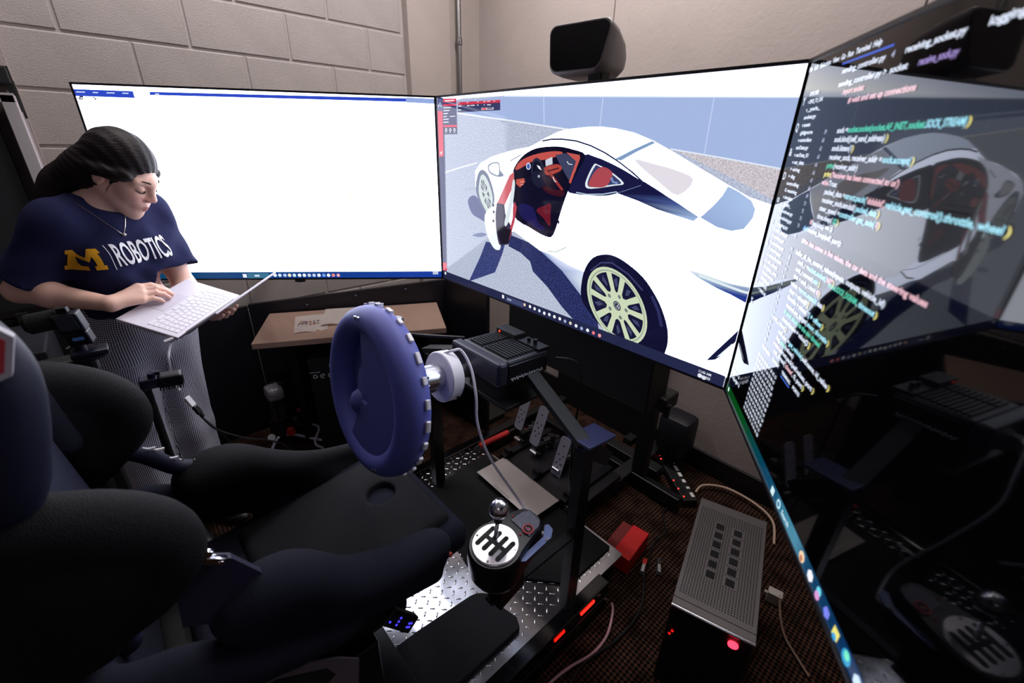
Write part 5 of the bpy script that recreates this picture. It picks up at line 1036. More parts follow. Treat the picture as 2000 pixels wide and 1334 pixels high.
# head
body.ell(hd(-.015, 0, .035), A(.098, .075, .090)*HS, RH)
body.ell(hd(.030, 0, -.03), A(.070, .061, .082)*HS, RH, k=.03)
body.cap(hd(-.008, .046, -.052), hd(.066, .013, -.100), .018, .017, k=.03); body.cap(hd(-.008, -.046, -.052), hd(.066, -.013, -.100), .018, .017, k=.03)
body.cap(hd(.076, 0, -.104), hd(.078, 0, -.100), .020, k=.02)
for s_ in (-1, 1):
    body.ell(hd(.066, s_*.034, -.028), A(.026, .022, .026)*HS, RH, k=.025)
    body.cap(hd(.090, s_*.010, .026), hd(.072, s_*.046, .024), .011, .009, k=.02)
    body.ell(hd(.098, s_*.031, .004), A(.017, .018, .0125)*HS, RH, k=.012, sub=True)
    body.ell(hd(.080, s_*.031, .003), A(.0145, .0165, .013)*HS, RH, k=.004)
    body.cap(hd(.090, s_*.020, .001), hd(.083, s_*.044, -.001), .0035, k=.004)
    body.ell(hd(.106, s_*.0125, -.031), A(.0105, .0075, .0075)*HS, RH, k=.008)
    body.ell(hd(-.010, s_*.080, -.010), A(.019, .010, .031)*HS, RH, k=.006); body.ell(hd(-.005, s_*.092, -.006), A(.010, .006, .018)*HS, RH, k=.004, sub=True)
body.cap(hd(.090, 0, .022), hd(.1135, 0, -.021), .0075, .0095, k=.014); body.ell(hd(.1145, 0, -.025), A(.0100, .0092, .0085)*HS, RH, k=.006)
body.ell(hd(.101, .0065, -.0365), A(.006, .003, .003), RH, k=.003, sub=True); body.ell(hd(.101, -.0065, -.0365), A(.006, .003, .003), RH, k=.003, sub=True)
body.ell(hd(.086, 0, -.062), A(.018, .026, .018)*HS, RH, k=.02)
body.cap(hd(.0945, -.019, -.0655), hd(.104, -.003, -.0605), .0035, .0055, k=.004); body.cap(hd(.0945, .019, -.0655), hd(.104, .003, -.0605), .0035, .0055, k=.004)
body.cap(hd(.0935, -.016, -.070), hd(.1015, 0, -.0725), .0035, .0065, k=.004); body.cap(hd(.0935, .016, -.070), hd(.1015, 0, -.0725), .0035, .0065, k=.004)
body.cap(hd(.080, -.014, -.082), hd(.080, .014, -.082), .0045, k=.006, sub=True) if False else None
# neck, torso, pelvis, legs
body.cap(hd(-.035, 0, -.05), tb(-.025, 0, -.02), .050, .054, k=.03)
body.cap(tb(-.02, -.05, -.035), shR, .045, .047, k=.05); body.cap(tb(-.02, .05, -.035), shL, .045, .047, k=.05)
body.ell(tb(-.01, 0, -.17), (.088, .120, .18), RT, k=.05); body.ell(PV+Up*.04, (.085, .125, .18), RT, k=.05)
legs = []
for s_, hip, kn, an in ((-1, PV-Lf*.088-Up*.05, A(-.33, -1.20, .50), A(-.34, -1.20, .07)), (1, PV+Lf*.088-Up*.05, A(-.395, -1.045, .50), A(-.41, -1.05, .07))):
    legs.append((hip, kn, an)); body.cap(hip, kn, .075, .05, k=.05); body.cap(kn, an, .05, .035, k=.02)
    body.cap(an-Up*.03, an+Fw*.14-Up*.05, .032, .025, k=.02)
# arms
for s_, e, w in ((shR, elR, wrR), (shL, elL, wrL)):
    body.cap(s_, e, .045, .036, k=.03); body.cap(e, e*.65+w*.35, .036, .037, k=.02); body.cap(e*.65+w*.35, w, .037, .023, k=.02)
# right hand on the palm rest: flattened palm and bent fingers with pads on the deck
def hand(w, knuckles, tips, mids, thumb, pr=.013, fr=.0082):
    c = sum(knuckles)/4
    for kx in knuckles: body.cap(w, kx, .0165, .0125, k=.014)
    for kx, md, md2, tp, r in zip(knuckles, mids[0], mids[1], tips, (.0084, .0088, .0083, .0072)):
        body.cap(kx, md, r*1.12, r*1.02, k=.005); body.cap(md, md2, r*1.02, r*.95, k=.003); body.cap(md2, tp, r*.95, r*.78, k=.003)
    body.cap(w*.8+thumb[0]*.2, thumb[0], .014, .0125, k=.012); body.cap(thumb[0], thumb[1], .0112, .0098, k=.005); body.cap(thumb[1], thumb[2], .0098, .008, k=.003)
kR = [lp(-.020, .118, .048), lp(-.002, .110, .047), lp(.012, .098, .040), lp(.022, .084, .030)]
tR = [lp(.018, .190, .0085), lp(.040, .178, .0085), lp(.048, .158, .0085), lp(.050, .130, .0085)]
mR = [lp(-.006, .152, .043), lp(.018, .144, .043), lp(.030, .130, .037), lp(.036, .110, .028)]
m2R = [lp(.007, .174, .027), lp(.030, .164, .027), lp(.040, .147, .024), lp(.045, .123, .018)]
hand(wrR, kR, tR, (mR, m2R), (lp(-.036, .070, .034), lp(-.040, .108, .022), lp(-.030, .138, .0105)))
# left hand under the deck, fingertips curling up past the hinge
kL = [lp(.150, .225, -.030), lp(.155, .203, -.032), lp(.155, .181, -.032), lp(.152, .160, -.030)]
mL = [lp(.196, .228, -.030), lp(.203, .205, -.032), lp(.200, .181, -.031), lp(.192, .160, -.030)]
m2L = [lp(.222, .228, -.020), lp(.228, .205, -.019), lp(.226, .182, -.019), lp(.217, .162, -.020)]
tL = [lp(.236, .226, .002), lp(.240, .204, .000), lp(.237, .183, -.002), lp(.230, .165, -.004)]
hand(wrL, kL, tL, (mL, m2L), (lp(.10, .262, -.028), lp(.14, .282, -.022), lp(.165, .287, -.018)))
skin_c = np.array(lin((236, 190, 172)))
def skin_tint(v):
    q = (v-HC)@RH/HS; t = np.tile(skin_c, (len(v), 1))
    lipm = np.exp(-((np.abs(q[:, 1])/.021)**4)-(((q[:, 2]+.067)/.0085)**4))*(q[:, 0] > .086)
    t = t*(1-lipm[:, None]*.75)+np.array(lin((190, 100, 104)))*lipm[:, None]*.75
    for s_ in (-1, 1):
        ch = np.exp(-((q[:, 1]-s_*.036)/.024)**2-((q[:, 2]+.03)/.022)**2)*(q[:, 0] > .03); t = t*(1-ch[:, None]*np.array([.04, .18, .14]))
    ns_ = np.exp(-(q[:, 1]/.016)**2-((q[:, 2]+.026)/.012)**2)*(q[:, 0] > .09); t = t*(1-ns_[:, None]*np.array([.03, .2, .18]))
    return t
skin = attr_mat('skin', .48, .4, bump=.00012, bscale=900, sss=.12)
body.build('body', skin, .0029, woman, tint=skin_tint)
# eyes, brows, lashes
for s_ in (-1, 1):
    MB().tube([hd(.098, s_*.012, .029), hd(.095, s_*.026, .034), hd(.082, s_*.042, .032), hd(.070, s_*.053, .024)], lambda t: .0034-.0022*t, 6, 4).build('eyebrow', mat('brow_brown', (52, 36, 32), .8), woman, True)
    MB().tube([hd(.0925, s_*.019, -.0035), hd(.0965, s_*.030, -.0072), hd(.092, s_*.040, -.0065), hd(.081, s_*.049, -.001)], .0018, 5, 4).build('eyelash', mat('lash_black', (20, 14, 14), .7), woman, True)
# hair: swept back over the ears to a loose mass at the nape
hair_m = mat('dark_brown_hair', (26, 17, 21), .5, bump=.002, bscale=40, stretch=(1.5, 1.5, 7), detail=4, spec=.25)
HAIR1, HAIR2, HAIR3 = A(-.415, -1.112, 1.482), A(-.425, -1.150, 1.455), A(-.415, -1.180, 1.395)
h = SDF()
h.ell(hd(-.020, 0, .040), A(.108, .086, .100)*HS, RH)
h.ell(hd(-.045, 0, -.02), A(.085, .080, .085)*HS, RH, k=.03)
h.ell(hd(.115, 0, -.055), A(.098, .12, .125)*HS, RH, k=.006, sub=True)
h.ell(hd(.045, 0, -.095), A(.075, .13, .085)*HS, RH, k=.006, sub=True)
h.ell(hd(.0, -.092, -.022), A(.027, .03, .032)*HS, RH, k=.006, sub=True); h.ell(hd(.0, .092, -.022), A(.027, .03, .032)*HS, RH, k=.006, sub=True)
h.poly([hd(.055, -.066, .035), hd(.02, -.080, .022), hd(-.02, -.084, .008), hd(-.07, -.066, -.012)], .014, k=.015)
h.poly([hd(.055, .066, .035), hd(.02, .080, .022), hd(-.02, .084, .008), hd(-.07, .066, -.012)], .014, k=.015)
h.poly([hd(-.085, -.01, -.035), HAIR1, HAIR2, HAIR3], lambda t: .056-.004*t, k=.03)
h.poly([hd(-.08, -.03, -.04), HAIR2+A(.02, -.0, .0), HAIR3+A(-.01, -.02, -.04)], lambda t: .045-.012*t, k=.03)
def strands(P):
    q = (P-HC)@RH; a = np.arctan2(q[:, 1], q[:, 2]+.02); return .0009*np.sin(a*26+3*np.sin(q[:, 0]*18))
h.build('hair', hair_m, .004, woman, warp=strands)
b = MB()
for k in range(26):
    s0 = random.uniform(-1, 1); a = random.uniform(.2, 1); p0 = hd(.062-.02*abs(s0), s0*.06, .085-.03*abs(s0)); p1 = hd(.0, s0*.088, .125-.07*abs(s0)+.004); p2 = hd(-.08, s0*.08, .09-.07*abs(s0)+.004*a)
    b.tube([p0, p1+A(*[random.uniform(-.004, .006) for _ in range(3)]), p2], .0006, 4, 4)
for k in range(4):
    p0 = hd(.045, -.072, .02-.004*k); b.tube([p0, hd(.03, -.079-.002*random.random(), -.005-.003*k), hd(.018+.004*random.random(), -.077, -.04-.006*k)], .0004, 4, 4)
o = b.build('loose_strands', hair_m, woman); o['kind'] = 'stuff'
# shirt
sh_ = SDF()
sh_.ell(tb(-.005, .004, -.17), (.116, .146, .20), RT, k=.05)
sh_.cap(tb(-.02, -.055, -.030), shR, .062, .066, k=.05); sh_.cap(tb(-.02, .055, -.030), shL, .062, .066, k=.05)
sh_.ell(tb(.070, .068, -.19), (.055, .065, .07), RT, k=.05); sh_.ell(tb(.070, -.068, -.19), (.055, .065, .07), RT, k=.05)
sh_.box(PV+Up*.125+Fw*.008, (.106, .138, .115), R=RT, rad=.10, k=.08)
for s_, e, fr in ((shR, elR, .86), (shL, elL, .74)):
    d = e-s_; end = s_+d*fr
    sh_.cap(s_, end, .066, .073, k=.04)
    u_ = d/np.linalg.norm(d)
    sh_.box(end+u_*.066, (.12, .12, .066), R=np.stack([np.cross(u_, Up)/np.linalg.norm(np.cross(u_, Up)), np.cross(u_, np.cross(u_, Up))/np.linalg.norm(np.cross(u_, Up)), u_], 1), rad=.002, k=.004, sub=True)
    sh_.cap(end-u_*.004, end+u_*.05, .056, k=.004, sub=True)
sh_.cap(tb(-.02, 0, .0), hd(-.02, 0, -.04), .064, .066, k=.012, sub=True)
sh_.ell(tb(.055, .012, .012), (.062, .066, .040), RT, k=.012, sub=True)
sh_.box(PV+Up*.04-Up*.10, (.3, .3, .10), R=RT, rad=.002, k=.003, sub=True)
def folds(P):
    q = (P-N)@RT; f, l, u = q.T
    near = np.clip(1-np.abs(u+.30)/.20, 0, 1)
    w = .0035*np.sin(u*70+l*26+3*np.sin(l*18))*near+.0028*np.sin((u+np.abs(l)*1.3)*58+f*30)*np.clip(np.abs(l)/.16-.4, 0, 1)+.0018*np.sin(l*60-u*34+2*np.sin(u*20))
    return w
shirt_m = mat('navy_cotton', (33, 36, 70), .92, bump=.0005, bscale=900, spec=.15)
shirt = sh_.build('shirt', shirt_m, .0055, woman, warp=folds)
# collar rib and necklace
def ring_pts(rf, rl, cf, du, n=40, tilt=.0):
    return [tb(cf+rf*math.cos(t), rl*math.sin(t), du-tilt*math.cos(t)) for t in np.linspace(0, 2*math.pi, n)]
dg = shirt.data; off = Vector(woman.location)
bvh = BVHTree.FromPolygons([v.co+off for v in dg.vertices], [tuple(p.vertices) for p in dg.polygons])
def onto(p, d, lift=.0015):
    h_ = bvh.ray_cast(Vector(p), Vector(d).normalized()); return (h_[0]-Vector(d).normalized()*lift) if h_[0] else None
# chest lettering laid on the cloth
def chest_print(name, me, l0, u0, m, lift=.0045):
    vs = []
    for v in me.vertices:
        p = tb(.40, l0+v.co.x, u0+v.co.y); h_ = onto(p, -Fw, lift); vs.append(h_ if h_ else Vector(tb(.10, l0+v.co.x, u0+v.co.y)))
    for v, q_ in zip(me.vertices, vs): v.co = q_
    me.name = name; return link(name, me, m, woman)
def flat(polys, cut=.008):
    bm = bmesh.new()
    for p in polys: bm.faces.new([bm.verts.new((*q_, 0)) for q_ in p]).normal_update()
    bmesh.ops.triangulate(bm, faces=bm.faces)
    for _ in range(5):
        es = [e for e in bm.edges if e.calc_length() > cut]
        if not es: break
        bmesh.ops.subdivide_edges(bm, edges=es, cuts=1); bmesh.ops.triangulate(bm, faces=bm.faces)
    me = bpy.data.meshes.new('flat'); bm.to_mesh(me); bm.free(); return me
Mh = [(0, 0), (.42, 0), (.42, .16), (.34, .16), (.34, .52), (.5, .30), (.66, .52), (.66, .16), (.58, .16), (.58, 0), (1, 0), (1, .16), (.90, .16), (.90, .62), (1, .62), (1, .78), (.72, .78), (.5, .47), (.28, .78), (0, .78), (0, .62), (.10, .62), (.10, .16), (0, .16)]
gold = mat('maize_print', (236, 168, 20), .7); pw = mat('white_ink', (232, 232, 240), .7)
PL0, PU0, LS = -.156, -.184, .052
chest_print('letter_print', flat([[(x*LS, y*.080) for x, y in Mh]]), PL0, PU0, gold)
chest_print('divider_print', flat([[(0, -.005), (.0018, -.005), (.0018, .070), (0, .070)]]), PL0+.068, PU0, pw)
tm = text_mesh('ROBOTICS', .10, cut=.008, bold=.0018)
xs = [v.co.x for v in tm.vertices]; ys = [v.co.y for v in tm.vertices]
for v in tm.vertices: v.co.x = (v.co.x-min(xs))/(max(xs)-min(xs))*.172; v.co.y = (v.co.y-min(ys))/(max(ys)-min(ys))*.070
chest_print('word_print', tm, PL0+.080, PU0+.002, pw)
# necklace
neck = []
for t in np.linspace(-1, 1, 25):
    l = -.022+t*.060; u = -.092+.100*abs(t)**1.15; p = onto(tb(.40, l, u), -Fw, .002)
    neck.append(p if p else Vector(tb(.06-.05*abs(t), l, u)))
gold2 = mat('silver_chain', (230, 222, 214), .25, metal=.9)
nk = MB().tube(neck, .0006, 5, 1).build('necklace', gold2, woman, True)
MB().ball(neck[12]+Vector(Fw)*.003, .006, .6, 1, .8).build('pendant', gold2, nk, True)
# trousers in small black and white checks
tr_ = SDF()
tr_.box(PV+Up*.03, (.112, .150, .075), R=RT, rad=.07, k=.05)
tr_.ell(PV-Up*.05-Fw*.01, (.118, .158, .13), RT, k=.05)
for hip, kn, an in legs:
    tr_.cap(hip, kn, .092, .082, k=.03); tr_.cap(kn, an+Up*.0, .082, .092, k=.03)
tr_.box(PV+Up*.19, (.3, .3, .07), R=RT, rad=.002, k=.003, sub=True)
tr_.box((-.36, -1.1, -.0), (.4, .4, .045), rad=.002, k=.003, sub=True)
def pleat(P):
    q = (P-PV)@RT; dn = np.clip(-q[:, 2]/.4, 0, 1); return dn*(.006*np.sin(q[:, 1]*62+q[:, 2]*5)+.004*np.sin(q[:, 0]*55+q[:, 1]*40))
cmx = bpy.data.materials.new('gingham_cloth'); cmx.use_nodes = True; nt = cmx.node_tree; bs = nt.nodes['Principled BSDF']; bs.inputs['Roughness'].default_value = .9; bs.inputs['Specular IOR Level'].default_value = .15
at_ = nt.nodes.new('ShaderNodeAttribute'); at_.attribute_name = 'tint'; sp = nt.nodes.new('ShaderNodeSeparateXYZ'); nt.links.new(at_.outputs['Vector'], sp.inputs[0])
hl_ = []
for ax_ in ('X', 'Y'):
    m1 = nt.nodes.new('ShaderNodeMath'); m1.operation = 'MULTIPLY'; m1.inputs[1].default_value = 165
    m2 = nt.nodes.new('ShaderNodeMath'); m2.operation = 'FRACT'; m3 = nt.nodes.new('ShaderNodeMath'); m3.operation = 'GREATER_THAN'; m3.inputs[1].default_value = .5
    nt.links.new(sp.outputs[ax_], m1.inputs[0]); nt.links.new(m1.outputs[0], m2.inputs[0]); nt.links.new(m2.outputs[0], m3.inputs[0]); hl_.append(m3)
ad = nt.nodes.new('ShaderNodeMath'); ad.operation = 'ADD'; nt.links.new(hl_[0].outputs[0], ad.inputs[0]); nt.links.new(hl_[1].outputs[0], ad.inputs[1])
dv = nt.nodes.new('ShaderNodeMath'); dv.operation = 'MULTIPLY'; dv.inputs[1].default_value = .5; nt.links.new(ad.outputs[0], dv.inputs[0])
rp = nt.nodes.new('ShaderNodeValToRGB'); rp.color_ramp.interpolation = 'CONSTANT'
e = rp.color_ramp.elements; e[0].color = (*lin((240, 238, 246)), 1); e[1].position = .4; e[1].color = (*lin((112, 110, 128)), 1); e2 = e.new(.8); e2.color = (*lin((20, 20, 28)), 1)
nt.links.new(dv.outputs[0], rp.inputs[0]); nt.links.new(rp.outputs[0], bs.inputs['Base Color'])
def wrap_tint(v):
    q = (v-PV)@RT; best = None
    for hip, kn, an in legs:
        z = v[:, 2]; c = np.stack([np.interp(z, (an[2], kn[2], hip[2]), (an[i], kn[i], hip[i])) for i in (0, 1)], 1)
        d = np.linalg.norm(v[:, :2]-c, axis=1); dv_ = v[:, :2]-c; ang = np.arctan2(dv_@Lf[:2], dv_@Fw[:2])
        best = (d, ang) if best is None else (np.minimum(d, best[0]), np.where(d < best[0], ang, best[1]))
    u = np.where(q[:, 2] < -.10, best[1]*.088, np.arctan2(q[:, 1], q[:, 0])*.135)+5; return np.stack([u, q[:, 2]+5, u*0], 1)
tr_.build('trousers', cmx, .0065, woman, warp=pleat, tint=wrap_tint)
for hip, kn, an in legs: 
    q = SDF(); q.ell(an+Fw*.07-Up*.035, (.13, .048, .035), RT); q.build('shoe', mat('black_leather', (16, 15, 16), .5), .008, woman)

# ------------------------------------------------------------------ laptop
lw = mat('laptop_white', (222, 218, 232), .38, spec=.4)
TL = frame(LA, le1, le2)            # x to hinge, y along the front edge, z up from the deck
lap = thing('laptop', 'open thin white laptop held in the hands of the woman', 'laptop', tuple(lp(.1, .14, -.015)))
MB(TL).box((LDp/2, LWd/2, -.0065), (LDp, LWd, .013), bev=.003).build('base', lw, lap)
key_me = None; kn_ = 0
rowsk = [(.086, 13, .0), (.1035, 14, .0), (.121, 14, .004), (.1385, 13, .008), (.156, 12, .012), (.1735, 9, 0)]
for r_, (u, n, o_) in enumerate(rowsk[::-1]):
    u = .095+r_*.0172; y = .018
    n = [8, 12, 13, 14, 14, 14][r_]
    tot = LWd-.036; wk = tot/n
    for k in range(n):
        wdt = wk-.0028
        if r_ == 0 and k == 3: pass
        MB(TL).box((u, .018+wk*(k+.5), .0006), (.0142, wdt, .0016)).build('key', mat('key_white', (232, 230, 240), .45), lap)
MB(TL).box((.104-.011, LWd/2, .0001), (.0, .0, .0)).bm.free()
MB(TL).box((.045, LWd/2+.0, .0003), (.066, .105, .0006)).build('touchpad', mat('pad_white', (214, 210, 226), .3), lap)
al = math.radians(46); ld = le1*math.cos(al)+ln*math.sin(al)
TLid = frame(lp(LDp+.003, 0, -.002), ld, le2)
MB(TLid).box((LDp/2, LWd/2, -.0), (LDp, LWd, .0065), bev=.002).build('lid', lw, lap)
MB(TLid).box((LDp/2+.004, LWd/2, .0034), (LDp-.02, LWd-.012, .0006)).build('display', mat('black_display', (5, 5, 7), .1), lap)
MB().cyl(lp(LDp+.001, .035, -.004), lp(LDp+.001, LWd-.035, -.004), .0055, n=14).build('hinge', mat('hinge_black', (24, 24, 30), .4), lap, True)
# ------------------------------------------------------------------ small things round the rig
# cabinet against the return wall
cb = thing('cabinet', 'tall open metal cabinet with pale side panel against the block wall', 'cabinet', (-.88, -1.42, 0))
pale = mat('pale_metal', (176, 164, 168), .45); cin = mat('cabinet_black', (10, 9, 11), .7)
MB().box((-.86, -1.213, .95), (.15, .018, 1.56), bev=.002).build('side_panel', pale, cb)
MB().box((-.93, -1.85, .9), (.015, .65, 1.7)).box((-.86, -2.15, .9), (.15, .018, 1.7)).build('back_panel', cin, cb)
MB().box((-.779, -1.224, .95), (.016, .036, 1.56), bev=.002).box((-.779, -1.68, 1.72), (.016, .95, .03), bev=.002).build('front_frame', mat('frame_grey', (150, 142, 140), .4), cb)
MB().box((-.82, -1.7, 1.36), (.04, .85, .74)).box((-.82, -1.7, .5), (.04, .85, .9)).build('door', cin, cb)
MB().box((-.793, -1.33, 1.66), (.006, .10, .028)).build('name_plate', mat('plate_grey', (150, 146, 150), .5), cb)
MB().box((-.86, -1.50, 1.79), (.16, .60, .05), bev=.003).box((-.84, -1.207, 1.75), (.03, .02, .14)).box((-.90, -1.205, 1.72), (.02, .016, .12)).build('top_rail', bk, cb)
MB().box((-.80, -1.42, .50), (.03, .03, .95)).build('post', cin, cb)
dc = thing('drawer_unit', 'low dark grey drawer unit on the floor behind the woman', 'drawers', (-.62, -1.52, 0))
MB().box((-.57, -1.55, .48), (.36, .40, .92), bev=.006).build('carcass', mat('charcoal_metal', (38, 37, 44), .5), dc)
for k in range(3): MB().box((-.386, -1.55, .20+.28*k), (.012, .37, .26), bev=.003).box((-.377, -1.55, .28+.28*k), (.012, .1, .012)).build('drawer', mat('charcoal_front', (44, 43, 50), .45), dc)

# action camera and clamp light on the far side of the seat
ac = thing('action_camera', 'small black action camera with fuzzy microphone and blue lit screen beside the seat', 'camera', (.22, -1.2, .99))
MB().cyl((.215, -1.275, 1.185), (.222, -1.205, 1.192), .0235, n=22, bev=.008).build('microphone', mat('black_foam', (9, 9, 10), .98, bump=.003, bscale=300), ac, True)
Tc = frame((.235, -1.196, 1.170), (.35, .93, .1), (.1, -.12, 1))
MB(Tc).box((0, .012, 0), (.050, .05, .030), bev=.004).box((0, -.03, 0), (.046, .036, .028), bev=.004).build('body', mat('camera_black', (22, 23, 34), .4), ac)
MB(Tc).box((0, .015, .0155), (.036, .036, .002)).build('screen', mat('camera_screen', (70, 74, 84), .12), ac)
MB(Tc).box((.002, -.028, .0148), (.022, .008, .002)).build('display', glow((50, 80, 130), .25), ac)
MB(Tc).box((.0, .045, .0), (.02, .012, .012)).build('mount', bk, ac)
MB().cyl((.225, -1.20, 1.105), (.226, -1.20, 1.14), .012, n=14).box((.24, -1.185, 1.102), (.05, .07, .014), bev=.004).cyl((.236, -1.185, 1.088), (.236, -1.185, 1.094), .035, n=24).build('base', mat('base_navy', (20, 21, 36), .35), ac, True)
for k in range(4): MB().ball((.226, -1.222+.004*k, 1.116+.002*k), .0026, u=8, v=6).build('stud', chrome, ac)
MB().box((.205, -1.24, 1.06), (.06, .12, .05), bev=.01).cyl((.20, -1.23, .60), (.20, -1.23, 1.04), .014, n=12).box((.20, -1.23, .33), (.04, .04, .54)).box((.20, -1.23, .082), (.10, .14, .016)).build('stand', bk, ac)
ac.location += Vector((0, -.012, .026))
cl = thing('clip_light', 'black ribbed clamp grip sticking out behind the far side bolster', 'clamp', (.30, -1.08, .9))
Tg = frame((.305, -1.068, 1.026), (.12, .95, -.06), (.2, 0, 1))
MB(Tg).box((.016, 0, 0), (.055, .036, .03), bev=.007).build('grip', mat('grip_black', (20, 20, 30), .4), cl)
for k in range(9): MB(Tg).box((-.008+k*.006, -.012, .0), (.0025, .02, .034)).build('rib', bk, cl)
MB(Tg).box((-.028, .0, 0), (.04, .03, .026), bev=.004).cyl((-.02, .014, 0), (-.02, .030, 0), .009, n=12).box((-.012, .026, 0), (.02, .01, .008)).build('clamp_head', mat('clamp_navy', (34, 36, 62), .3), cl)
MB().cyl((.30, -1.11, .50), (.30, -1.105, 1.01), .010, n=10).box((.31, -1.11, .32), (.03, .03, .4)).box((.31, -1.11, .13), (.06, .06, .02)).build('stem', bk, cl, True)

cl.location += Vector((0, -.014, .008))
# laptop lead: white cable, white connector, black extension
lead = thing('laptop_cable', 'white cable from the laptop corner joined to a black lead', 'cable', (.2, -1.05, .96))
wcab = mat('white_cable', (214, 210, 220), .45)
c0 = lp(.187, .012, -.012)
P_ = [c0, c0+A(.004, -.02, -.018), A(.045, -1.05, .985), A(.06, -1.058, .92), A(.075, -1.05, .885)]
P_ = [tuple(q) for q in P_]
MB().tube(P_, .0036, 8, 6).build('cable', wcab, lead, True)
MB().cyl(lp(.19, .006, -.008), lp(.175, -.022, -.012), .0055, n=10).build('plug', wcab, lead, True)
Tq_ = frame((.095, -1.035, .848), (.012, .012, -.035), (1, -.7, 0))
MB(Tq_).box((0, 0, 0), (.036, .022, .009), bev=.002).build('adapter', mat('adapter_white', (226, 224, 226), .4), lead)
MB(Tq_).cyl((.004, 0, .004), (.004, 0, .0052), .003, n=10).build('adapter_hole', bk, lead)
MB(Tq_).box((.034, 0, -.001), (.032, .018, .011), bev=.003).box((.056, 0, -.001), (.014, .010, .008)).build('black_plug', mat('plug_black', (8, 8, 9), .3), lead)
MB().tube([(.112, -1.018, .79), (.125, -.99, .735), (.11, -.92, .66), (.06, -.84, .58), (-.02, -.77, .46), (-.1, -.72, .25), (-.14, -.70, .03)], .003, 8, 5).build('black_lead', mat('cable_black', (14, 14, 17), .4), lead, True)
MB().tube([(.112, -1.018, .79), (.118, -.985, .72), (.115, -.965, .66), (.10, -.97, .60), (.08, -1.0, .5)], .0026, 8, 5).build('black_branch', MATS['cable_black'], lead, True)

# air pump under the desk
pu = thing('air_pump', 'small silver air pump with a round dial and red knob under the desk', 'pump', (-.80, -.62, 0))
px, py = -.80, -.625
MB().cyl((px, py, .13), (px, py, .36), .052, n=28, bev=.012).build('tank', mat('pump_silver', (120, 120, 126), .25, metal=.9), pu, True)
MB().box((px+.02, py-.01, .325), (.10, .085, .075), bev=.02).build('motor_cover', mat('crumpled_silver', (200, 200, 206), .4, metal=.6, bump=.01, bscale=40), pu, True)
MB().cyl((px+.045, py-.018, .26), (px+.06, py-.024, .26), .018, n=16).box((px+.052, py-.02, .21), (.012, .014, .09)).build('bracket', bk, pu)
MB().cyl((px, py, .0), (px, py, .13), .075, .06, n=24).build('base', bk, pu, True)
MB().cyl((px+.07, py-.075, .085), (px+.095, py-.085, .095), .024, n=22).build('gauge', bk, pu)
MB().cyl((px+.0955, py-.0852, .0952), (px+.097, py-.0858, .0958), .020, n=22).build('gauge_face', mat('gauge_white', (228, 226, 224), .5), pu)
MB().cyl((px+.085, py+.02, .09), (px+.12, py+.01, .10), .024, n=18, bev=.004).build('red_knob', mat('red_knob', (190, 24, 24), .4), pu, True)
MB().cyl((px+.085, py+.055, .16), (px+.10, py+.05, .165), .014, n=14).build('valve', chrome, pu, True)
MB().cyl((px+.06, py+.09, .19), (px+.08, py+.085, .20), .012, n=12).build('red_cap', MATS['red_knob'], pu, True)

# black carton under the desk with three white recycling marks
ct = thing('carton', 'black cardboard box with white recycling marks under the desk', 'box', tuple(TD @ Vector((.47, .16, 0))))
MB(TD).box((.44, .19, .30), (.46, .24, .60), bev=.004).build('box', mat('black_card', (15, 14, 17), .7), ct)
Tb = TD @ Matrix.Translation((.236, .0685, .50)) @ Matrix.Rotation(math.radians(90), 4, 'X')
for k in range(3):
    b = MB(Tb @ Matrix.Translation((k*.036, 0, 0)))
    if k == 1:
        for j in range(10):
            a0, a1 = j*.5+.4, j*.5+.8; b.face([(r*math.cos(a), r*math.sin(a), .001) for r, a in ((.009, a0), (.013, a0), (.013, a1), (.009, a1))])
        b.face([(-.006, .001, .001), (-.002, -.005, .001), (.009, .008, .001), (.008, .010, .001), (-.002, -.001, .001)])
    else:
        for j in range(3):
            a = math.radians(90+120*j); R2 = lambda x, y: (x*math.cos(a)-y*math.sin(a), x*math.sin(a)+y*math.cos(a), .001)
            b.face([R2(.006, -.009), R2(.010, -.006), R2(.010, .004), R2(.006, .002)]); b.face([R2(.004, .003), R2(.012, .003), R2(.008, .010)])
    b.build('recycling_mark', mat('white_mark', (245, 245, 248), .7), ct)
MB(Tb).box((-.0, .024, .001), (.05, .0025, .0006)).build('print_line', MATS['white_mark'], ct)
for k in range(2): MB(Tb).box((.075, .05+.012*k, .001), (.004, .006, .0006)).build('print_line', MATS['white_mark'], ct)

# loose hoses on the floor beyond the wheel
def cable(name, label, pts, r, m, cat='cable', sm=6): return tag(MB().tube(pts, r, 8, sm).build(name, m, None, True), label, cat)
gh = mat('pale_hose', (226, 226, 246), .4)
cable('hose', 'pale air hose looping up from the floor below the desk', [(-.63, -.78, .012), (-.70, -.73, .012), (-.75, -.67, .05), (-.72, -.60, .055), (-.62, -.50, .03), (-.50, -.40, .02), (-.3, -.28, .012)], .008, gh, 'hose')
cable('hose', 'pale air hose in a narrow bend right of the air pump', [(-.80, -.50, .012), (-.74, -.50, .07), (-.66, -.47, .075), (-.60, -.52, .02), (-.50, -.46, .012), (-.42, -.34, .012)], .007, gh, 'hose')
cable('hose', 'pale air hose with a sharp peak beside the blue wheel rim', [(-.62, -.44, .012), (-.60, -.40, .10), (-.52, -.44, .05), (-.44, -.40, .012), (-.30, -.36, .012)], .006, gh, 'hose')
cable('hose', 'thin red air hose lying behind the pale hoses', [(-.72, -.34, .012), (-.60, -.30, .012), (-.45, -.20, .012), (-.3, -.12, .012)], .006, mat('red_hose', (150, 30, 26), .5), 'hose')
